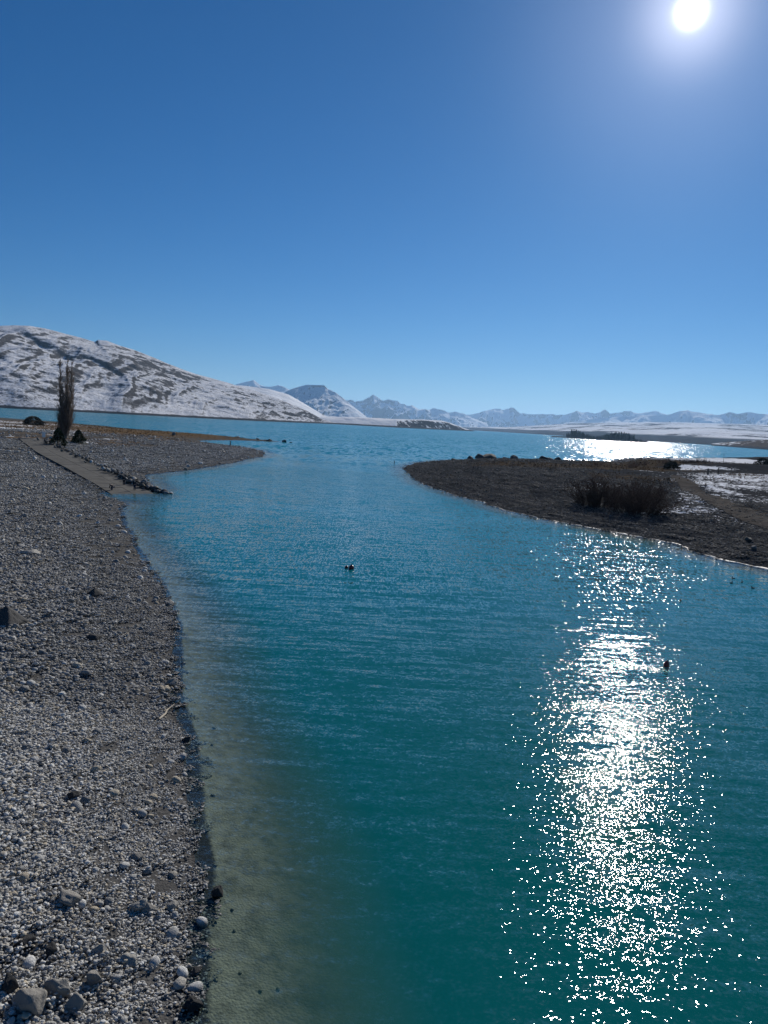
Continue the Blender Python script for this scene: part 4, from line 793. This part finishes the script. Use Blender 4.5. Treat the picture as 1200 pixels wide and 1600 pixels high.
bare_shrub((41.8, 126, zr(41.8, 126)), 5.2, 0.9, 50, 'straggling bare willow filling the gap behind the two bigger ones', base_r=2.6, name='willow_shrub', dense=9, rad=0.045)
bare_shrub((46, 136, zr(46, 136)), 3.6, 0.9, 60, 'low bare scrub spreading between the willows and the track', base_r=2.6, name='willow_shrub', dense=9, rad=0.045)
for i, (x, y, h, lab) in enumerate([(83,262,2.2,'low reddish shrub behind the willows, first of the back row'),(91,285,2.6,'reddish shrub in the middle of the row behind the willows'),(98,296,2.4,'reddish shrub at the end of the row, beside the snowy flat'),(73,268,1.9,'small brown shrub left of the reddish row'),(104,291,2.9,'dense red-brown shrub against the snowy embankment')]):
    bare_shrub((x, y, zr(x, y)), h, 0.9, 26, lab, M_twig_r, base_r=1.6, dense=6, fine=3, rad=0.05)
for i, (x, y, h, r, lab) in enumerate([(99,268,3.6,3.2,'large dark rounded bush at the corner of the snowy flat'),(112,290,2.0,1.6,'first small dark bush on the edge of the snowy flat'),(117,296,2.2,1.5,'second small dark bush on the edge of the snowy flat'),(122,302,2.4,1.6,'third small dark bush on the edge of the snowy flat'),
   (127,306,2.6,1.7,'fourth small dark bush on the edge of the snowy flat'),(146,300,3.6,3.2,'tallest brown bush beyond the pole on the snowy flat'),(154,304,3.0,4.0,'broad brown bush next to the tallest one on the flat'),(164,305,3.0,3.6,'brown bush in the middle of the far row on the right'),(176,308,3.4,3.8,'dark brown bush near the right frame edge'),(188,312,3.0,3.6,'last brown bush of the far row, cut by the frame')]):
    if r < 2: bare_shrub((x, y, zr(x, y)-0.1), h*R_.uniform(0.7, 1.15), 1.0, 34, lab, M_twig, base_r=r*0.8, dense=7, fine=3, rad=0.06)
    else: leafy((x, y, zr(x, y)-0.1), h*0.85, r, 2000, lab, M_bush, 'dome', 'round_bush', leaf=0.3)

# dry grass
def tuft(seed, n=26):
    r = random.Random(seed); v_, f_ = [], []
    for k in range(n):
        q = r.uniform(0, 6.28); o = r.uniform(0, 0.16); L = r.uniform(0.5, 1.0); ln = r.uniform(0.15, 0.7)
        b = Vector((o*math.cos(q), o*math.sin(q), 0)); m = b+Vector((math.cos(q)*ln*0.3, math.sin(q)*ln*0.3, L*0.6)); e = b+Vector((math.cos(q)*ln, math.sin(q)*ln, L))
        s_ = Vector((-math.sin(q), math.cos(q), 0))*0.018; i = len(v_)
        v_ += [tuple(b-s_), tuple(b+s_), tuple(m+s_*0.7), tuple(m-s_*0.7), tuple(e)]; f_ += [(i, i+1, i+2, i+3), (i+3, i+2, i+4)]
    me = bpy.data.meshes.new('tuft'); me.from_pydata(v_, [], f_); me.materials.append(M_grass); return me
M_grass = (lambda g: g.diffuse(g.mix(g.n('ObjectInfo').outputs['Random'], (0.13, 0.088, 0.052), (0.22, 0.155, 0.095)), 0.9, None, 0.0))(NT('dry_grass'))
TUFT = proto_collection('tuft', [tuft(40+i) for i in range(4)])
def grass(n, xa, xb, ya, yb, L, zf, df, skip=None):
    x = rng.uniform(xa, xb, n); y = rng.uniform(ya, yb, n)
    k = (blobs(x, y, L)+0.45*vnoise(x/5, y/5, 61) > rng.uniform(0.3, 0.95, n)) & (df(x, y) > 4)
    if skip is not None: k &= skip(x, y)
    x, y = x[k], y[k]; s = rng.uniform(0.35, 0.85, len(x))
    return np.stack([x, y, zf(x, y)-0.02], 1), np.stack([x*0, x*0, rng.uniform(0, 6.28, len(x))], 1), np.stack([s*1.3, s*1.3, s*0.8], 1), rng.integers(0, 4, len(x))
o = scatter('dry_grass', *grass(14000, 10, 150, 100, 330, GRASS_R+[(100,210,30,40,0.5)], right_z, right_d), TUFT, None); tag(o, 'dry brown tussock grass on the spit', kind='stuff')
yard_skip = lambda x, y: (ramp_near(x, y)[0] > 4.5) & ~((x < -96) & (y > 226) & (y < 262))
o = scatter('dry_grass', *grass(14000, -260, -60, 190, 480, GRASS_L, shore_z, left_d, yard_skip), TUFT, None); tag(o, 'dry brown grass around the poplar and the yard', kind='stuff')

# raised tan to white rim along the near edge of the spit
def pale_rim():
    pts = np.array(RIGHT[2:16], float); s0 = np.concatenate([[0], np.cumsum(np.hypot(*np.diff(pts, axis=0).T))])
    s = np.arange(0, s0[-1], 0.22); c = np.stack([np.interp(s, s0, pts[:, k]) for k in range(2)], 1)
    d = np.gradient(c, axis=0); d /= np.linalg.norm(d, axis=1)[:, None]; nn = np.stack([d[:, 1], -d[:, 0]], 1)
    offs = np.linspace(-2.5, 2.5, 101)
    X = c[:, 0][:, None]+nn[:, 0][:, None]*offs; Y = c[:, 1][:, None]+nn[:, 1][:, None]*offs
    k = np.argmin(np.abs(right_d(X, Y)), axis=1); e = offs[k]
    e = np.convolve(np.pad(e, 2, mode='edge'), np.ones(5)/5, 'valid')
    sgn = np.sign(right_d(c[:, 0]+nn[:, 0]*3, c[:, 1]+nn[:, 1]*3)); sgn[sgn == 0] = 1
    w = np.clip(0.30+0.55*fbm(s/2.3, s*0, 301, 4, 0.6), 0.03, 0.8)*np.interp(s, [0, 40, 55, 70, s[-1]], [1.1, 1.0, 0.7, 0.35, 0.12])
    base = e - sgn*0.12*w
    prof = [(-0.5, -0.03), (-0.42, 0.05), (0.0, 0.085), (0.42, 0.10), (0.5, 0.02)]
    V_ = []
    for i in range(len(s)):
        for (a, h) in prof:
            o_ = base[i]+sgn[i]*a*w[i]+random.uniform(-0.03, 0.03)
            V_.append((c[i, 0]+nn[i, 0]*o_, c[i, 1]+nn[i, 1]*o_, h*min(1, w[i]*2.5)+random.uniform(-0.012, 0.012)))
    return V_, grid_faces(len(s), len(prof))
o = mesh_obj('shore_rim', *pale_rim(), (lambda g: g.diffuse(g.mix(g.ramp(g.noise(g.pos(), 3.0, 5), 0.35, 0.65), (0.42, 0.37, 0.29), (0.80, 0.78, 0.73)), 0.65, g.bump(g.noise(g.pos(), 9.0, 4), 0.05), 0.15))(NT('shore_rim')))
tag(o, 'broken pale rim along the water line of the spit', kind='stuff')

# pine wood on the far shore
PW0, PW1 = (722, 3075), (940, 2855)
def pine_wood():
    v_, f_ = [], []
    r = random.Random(5)
    for k in range(420):
        px = r.uniform(0, 1); cl = 1.0
        x = PW0[0]+(PW1[0]-PW0[0])*px; y = PW0[1]+(PW1[1]-PW0[1])*px+r.uniform(0, 120)
        ht = r.uniform(19, 33)*(0.75+0.35*math.sin(px*9+1))*(1 if px > 0.06 else 0.5)*(1 if px < 0.93 else 0.6)
        z0 = 2; sg = 7
        for lv in range(4):
            a = z0+ht*(0.06+0.23*lv); b_ = a+ht*0.36; rr = ht*0.2*(1-lv*0.22); base = len(v_)
            for s in range(sg):
                q = 6.283*s/sg+lv; w = rr*r.uniform(0.65, 1.15); v_.append((x+math.cos(q)*w, y+math.sin(q)*w, a+r.uniform(-0.6, 0.6)))
            v_.append((x+r.uniform(-.4, .4), y, min(b_, z0+ht)))
            for s in range(sg): f_.append((base+s, base+(s+1) % sg, base+sg))
    return v_, f_
o = mesh_obj('pine_wood', *pine_wood(), plain('pine_needles', (0.03, 0.045, 0.022), 0.9, 0.3, 0.2), smooth_shade=False)
tag(o, 'dark stand of pines on the far shore', kind='stuff')

# ------------------------------------------------------------------ posts, sign, stick
M_wood = plain('grey_timber', (0.10, 0.085, 0.07), 0.9, 0.3, 8)
M_paint = plain('white_paint', (0.72, 0.74, 0.74), 0.5, 0.06, 4)
M_steel = plain('dull_steel', (0.30, 0.31, 0.32), 0.45, 0.1, 6)
def lathe(prof, seg=14):
    v_, f_ = [], []
    for (r, z) in prof:
        for k in range(seg): q = 6.283185*k/seg; v_.append((r*math.cos(q), r*math.sin(q), z))
    for i in range(len(prof)-1):
        for k in range(seg):
            a, b = i*seg+k, i*seg+(k+1) % seg; f_.append((a, b, b+seg, a+seg))
    f_.append(tuple(range(seg-1, -1, -1))); f_.append(tuple((len(prof)-1)*seg+k for k in range(seg)))
    return v_, f_
def box(name, c, s, mat, parent, bev=0.01):
    bm = bmesh.new(); bmesh.ops.create_cube(bm, size=1)
    for v in bm.verts: v.co = Vector((v.co.x*s[0], v.co.y*s[1], v.co.z*s[2]))
    bmesh.ops.bevel(bm, geom=bm.edges[:], offset=bev, segments=1, affect='EDGES')
    me = bpy.data.meshes.new(name); bm.to_mesh(me); bm.free(); me.materials.append(mat)
    o = link(bpy.data.objects.new(name, me), parent); o.location = c; return o
sg = empty('sign', (-95.2, 212.6, zl(-95.2, 212.6)), 0.35); tag(sg, 'white sign board on a post beside the boat ramp', 'sign')
mesh_obj('post', *lathe([(0.05, -0.3), (0.05, 2.75), (0.03, 2.8)], 8), M_steel, sg)
box('panel', (0.30, -0.07, 1.9), (0.85, 0.03, 1.5), M_paint, sg)
def post(x, y, h, r, zf, label, mat=M_wood, name='post'):
    v_, f_ = lathe([(r*1.1, -0.6), (r, 0.2), (r*0.95, h-0.08), (r*0.7, h)], 8)
    o = mesh_obj(name, v_, f_, mat); o.location = (x, y, zf(x, y)); o.rotation_euler = (0.03, -0.02, 0)
    return tag(o, label, 'post')
post(-63.4, 311, 2.0, 0.22, zl, 'thick dark post standing near the tip of the gravel bank')
post(99.0, 237.5, 1.9, 0.30, zr, 'thicker dark post below the snowy embankment')
post(102.4, 238, 2.1, 0.17, zr, 'thinner dark post below the snowy embankment')
post(124.5, 286, 4.0, 0.07, zr, 'slim pole rising from the snowy flat', name='pole')
post(2.5, 253.4, 0.95, 0.13, lambda a, b: 0.0, 'small dark marker post in the water off the spit')
st = Tubes(); st.limb([(0, 0, 0.05), (0.12, 0.5, 0.10), (0.05, 1.0, 0.07), (0.2, 1.55, 0.12)], 0.05, 0.02, 6); st.limb([(0.08, 0.8, 0.08), (-0.12, 1.1, 0.14)], 0.025, 0.01, 5)
o = st.build('driftwood', plain('bleached_wood', (0.5, 0.43, 0.33), 0.8, 0.2, 5)); o.location = (-8.62, 29.9, zl(-8.62, 29.9)+0.02)
tag(o, 'pale bent driftwood stick lying near the water line', 'driftwood')

# ------------------------------------------------------------------ buoys and ducks
M_red = plain('red_plastic', (0.30, 0.022, 0.018), 0.35, 0.15, 6, 0.5)
M_dark = plain('black_rubber', (0.02, 0.02, 0.02), 0.6)
def buoy(x, y, r, label, tall=1.0, tiltv=(0.1, 0.1)):
    root = empty('buoy', (x, y, 0)); root.rotation_euler = (tiltv[0], tiltv[1], 0); tag(root, label, 'buoy')
    pr = [(r*math.sin(a)+1e-3, r*0.35-r*math.cos(a)*tall) for a in np.linspace(0.02, math.pi-0.25, 12)]
    mesh_obj('float', *lathe(pr, 18), M_red, root)
    zt = pr[-1][1]
    cl = mesh_obj('collar', *lathe([(r*0.26, zt-0.02), (r*0.26, zt+r*0.22), (r*0.16, zt+r*0.3)], 12), M_dark, root)
    ring = Tubes(); ring.limb([(r*0.14*math.cos(a), 0, zt+r*0.42+r*0.16*math.sin(a)) for a in np.linspace(0, 6.283, 11)], r*0.035, r*0.035, 5); ring.build('ring', M_steel, cl)
    return root
buoy(-2.55, 65.4, 0.24, 'red mooring buoy in the middle of the outlet')
o = buoy(-2.98, 65.6, 0.15, 'small dark red float touching the mooring buoy in mid outlet')
buoy(16.2, 41.8, 0.15, 'tall dark red buoy in the edge of the sun glitter', 1.7)
M_duck = plain('duck_plumage', (0.035, 0.03, 0.028), 0.8, 0.3, 9); M_bill = plain('bill', (0.12, 0.10, 0.07), 0.5)
def duck(x, y, rz, label):
    root = empty('duck', (x, y, 0), rz); root.scale = (0.7,)*3; tag(root, label, 'duck', 'ducks off the spit')
    bm = bmesh.new(); bmesh.ops.create_uvsphere(bm, u_segments=16, v_segments=10, radius=1)
    for v in bm.verts:
        c = v.co; t = c.x
        s = 0.11*(1-0.35*max(0, -t)**2)
        v.co = Vector((t*0.22, c.y*s, c.z*s*0.75+0.035+(0.05*max(0, -t)**2)))
    r = bmesh.ops.create_uvsphere(bm, u_segments=12, v_segments=8, radius=0.055)
    for v in r['verts']: v.co = Vector((v.co.x*1.15+0.19, v.co.y*0.9, v.co.z+0.22))
    me = bpy.data.meshes.new('body'); bm.to_mesh(me); bm.free(); me.shade_smooth(); me.materials.append(M_duck); link(bpy.data.objects.new('body', me), root)
    n = Tubes(); n.limb([(0.12, 0, 0.06), (0.165, 0, 0.13), (0.185, 0, 0.21)], 0.055, 0.04, 8); n.build('neck', M_duck, root)
    b = Tubes(); b.limb([(0.235, 0, 0.215), (0.30, 0, 0.205)], 0.022, 0.012, 6); b.build('bill', M_bill, root)
    return root
for (x, y, rz, lab) in [(33.0,71.0,2.6,'duck farthest from the bridge in the loose group off the spit'),(31.7,68.6,0.3,'duck on the inner side of the loose group off the spit'),(33.0,69.3,1.2,'duck with bright water beside it in the middle of the group'),(32.8,66.7,2.9,'duck closest to the right frame edge, a little apart'),(23.7,59.6,0.8,'lone duck swimming at the edge of the sun glitter'),(22.6,62.4,3.5,'duck swimming just behind the lone one by the glitter')]:
    duck(x, y, rz, lab)

# ------------------------------------------------------------------ people at the foot of the ramp
M_skin = plain('skin', (0.45, 0.30, 0.22), 0.6); M_hair = plain('hair', (0.03, 0.022, 0.018), 0.7)
def skin_mesh(name, J, E, mat, parent, root_i=0, sub=1):
    ks = list(J); idx = {k: i for i, k in enumerate(ks)}
    me = bpy.data.meshes.new(name); me.from_pydata([J[k][0] for k in ks], [(idx[a], idx[b]) for a, b in E], [])
    o = link(bpy.data.objects.new(name, me), parent)
    o.modifiers.new('skin', 'SKIN').use_smooth_shade = True
    for i, k in enumerate(ks):
        r = J[k][1]; me.skin_vertices[0].data[i].radius = r if isinstance(r, tuple) else (r, r)
        me.skin_vertices[0].data[i].use_root = (i == root_i)
    o.modifiers.new('sub', 'SUBSURF').levels = sub; o.modifiers['sub'].render_levels = sub
    me.materials.append(mat); return o
def person(x, y, rz, label, top, legs, pose='stand', z=0.0):
    if pose == 'stand':
        J = dict(pel=((0,0,0.93),(.155,.11)), bel=((0,.01,1.08),(.135,.10)), che=((0,0,1.28),(.165,.115)), nek=((0,0,1.46),.055), hd0=((0,.02,1.55),(.075,.085)), hd1=((0,.02,1.66),(.078,.095)), hd2=((0,.01,1.73),.055),
          shl=((-.18,0,1.40),.06), ell=((-.25,-.03,1.12),.045), wrl=((-.23,.10,.90),.032), hal=((-.22,.14,.82),(.035,.02)), thl=((-.19,.19,.83),.012),
          shr=((.18,0,1.40),.06), elr=((.25,-.03,1.12),.045), wrr=((.22,.12,.91),.032), har=((.21,.16,.83),(.035,.02)), thr=((.18,.21,.84),.012),
          hil=((-.09,0,.86),.095), knl=((-.11,.03,.48),.062), anl=((-.12,0,.09),.042), tol=((-.13,.17,.035),.035),
          hir=((.09,0,.86),.095), knr=((.12,.06,.48),.062), anr=((.14,.05,.09),.042), tor=((.16,.22,.035),.035))
    else:
        J = dict(pel=((0,-.20,.78),(.155,.12)), bel=((0,-.10,.93),(.135,.11)), che=((0,.10,1.02),(.165,.12)), nek=((0,.30,1.06),.055), hd0=((0,.37,1.05),(.075,.085)), hd1=((0,.46,1.08),(.078,.09)), hd2=((0,.52,1.10),.055),
          shl=((-.18,.20,1.02),.06), ell=((-.22,.27,.74),.045), wrl=((-.16,.38,.52),.032), hal=((-.14,.42,.43),(.035,.02)), thl=((-.10,.45,.44),.012),
          shr=((.18,.20,1.02),.06), elr=((.22,.27,.74),.045), wrr=((.16,.38,.52),.032), har=((.14,.42,.43),(.035,.02)), thr=((.10,.45,.44),.012),
          hil=((-.09,-.17,.72),.095), knl=((-.14,.10,.44),.065), anl=((-.14,-.10,.09),.042), tol=((-.15,.08,.035),.035),
          hir=((.09,-.17,.72),.095), knr=((.14,.14,.45),.065), anr=((.15,-.05,.09),.042), tor=((.17,.13,.035),.035))
    E = [('pel','bel'),('bel','che'),('che','nek'),('nek','hd0'),('hd0','hd1'),('hd1','hd2'),('che','shl'),('shl','ell'),('ell','wrl'),('wrl','hal'),('hal','thl'),('che','shr'),('shr','elr'),('elr','wrr'),('wrr','har'),('har','thr'),
         ('pel','hil'),('hil','knl'),('knl','anl'),('anl','tol'),('pel','hir'),('hir','knr'),('knr','anr'),('anr','tor')]
    root = empty('person', (x, y, z), rz); tag(root, label, 'person')
    skin_mesh('body', J, E, M_skin, root)
    def sub(keys, grow, name, mat):
        JJ = {}
        for k in keys:
            p, r = J[k]; r = r if isinstance(r, tuple) else (r, r); JJ[k] = (p, (r[0]+grow, r[1]+grow))
        return skin_mesh(name, JJ, [e for e in E if e[0] in keys and e[1] in keys], mat, root)
    sub(['pel','bel','che','shl','ell','wrl','shr','elr','wrr'], 0.028, 'jacket', top)
    sub(['pel','hil','knl','anl','hir','knr','anr'], 0.018, 'trousers', legs)
    h0, h1 = Vector(J['hd1'][0]), Vector(J['hd2'][0]); back = Vector((0, -0.035, 0.0)) if pose == 'stand' else Vector((0, 0, 0.045))
    skin_mesh('hair', dict(a=(tuple(h0+back), (.082,.085)), b=(tuple(h1+back*0.7), (.07,.07))), [('a','b')], M_hair, root)
M_navy = plain('dark_cloth', (0.018, 0.02, 0.028), 0.9); M_blue = plain('denim', (0.03, 0.045, 0.08), 0.9); M_grey = plain('grey_cloth', (0.06, 0.06, 0.065), 0.9)
person(-42.5, 124.6, -2.5, 'person in dark clothes standing upright on the boat ramp', M_navy, M_navy, z=0.34)
person(-39.0, 119.2, -2.2, 'person in a dark jacket standing at the very end of the ramp', M_navy, M_blue, z=0.17)
person(-42.0, 117.8, 1.2, 'person bending forward at the water edge beside the ramp', M_grey, M_blue, 'bend', z=zl(-42.0, 117.8)+0.02)

# ------------------------------------------------------------------ haze
g = NT('lake_air')
g.t.links.new(g.n('VolumePrincipled', {'Color': (0.38, 0.64, 1.0), 'Density': 2.6e-5, 'Anisotropy': 0.35}).outputs[0], g.out.inputs['Volume'])
x0, x1, y0, y1, z0, z1 = -47000, 47000, -3000, 47000, -9, 1200
hz = mesh_obj('haze', [(x0,y0,z0),(x1,y0,z0),(x1,y1,z0),(x0,y1,z0),(x0,y0,z1),(x1,y0,z1),(x1,y1,z1),(x0,y1,z1)],
              [(0,3,2,1),(4,5,6,7),(0,1,5,4),(1,2,6,5),(2,3,7,6),(3,0,4,7)], g.m, smooth_shade=False)
tag(hz, 'thin blue air between the bridge and the far mountains', kind='stuff')
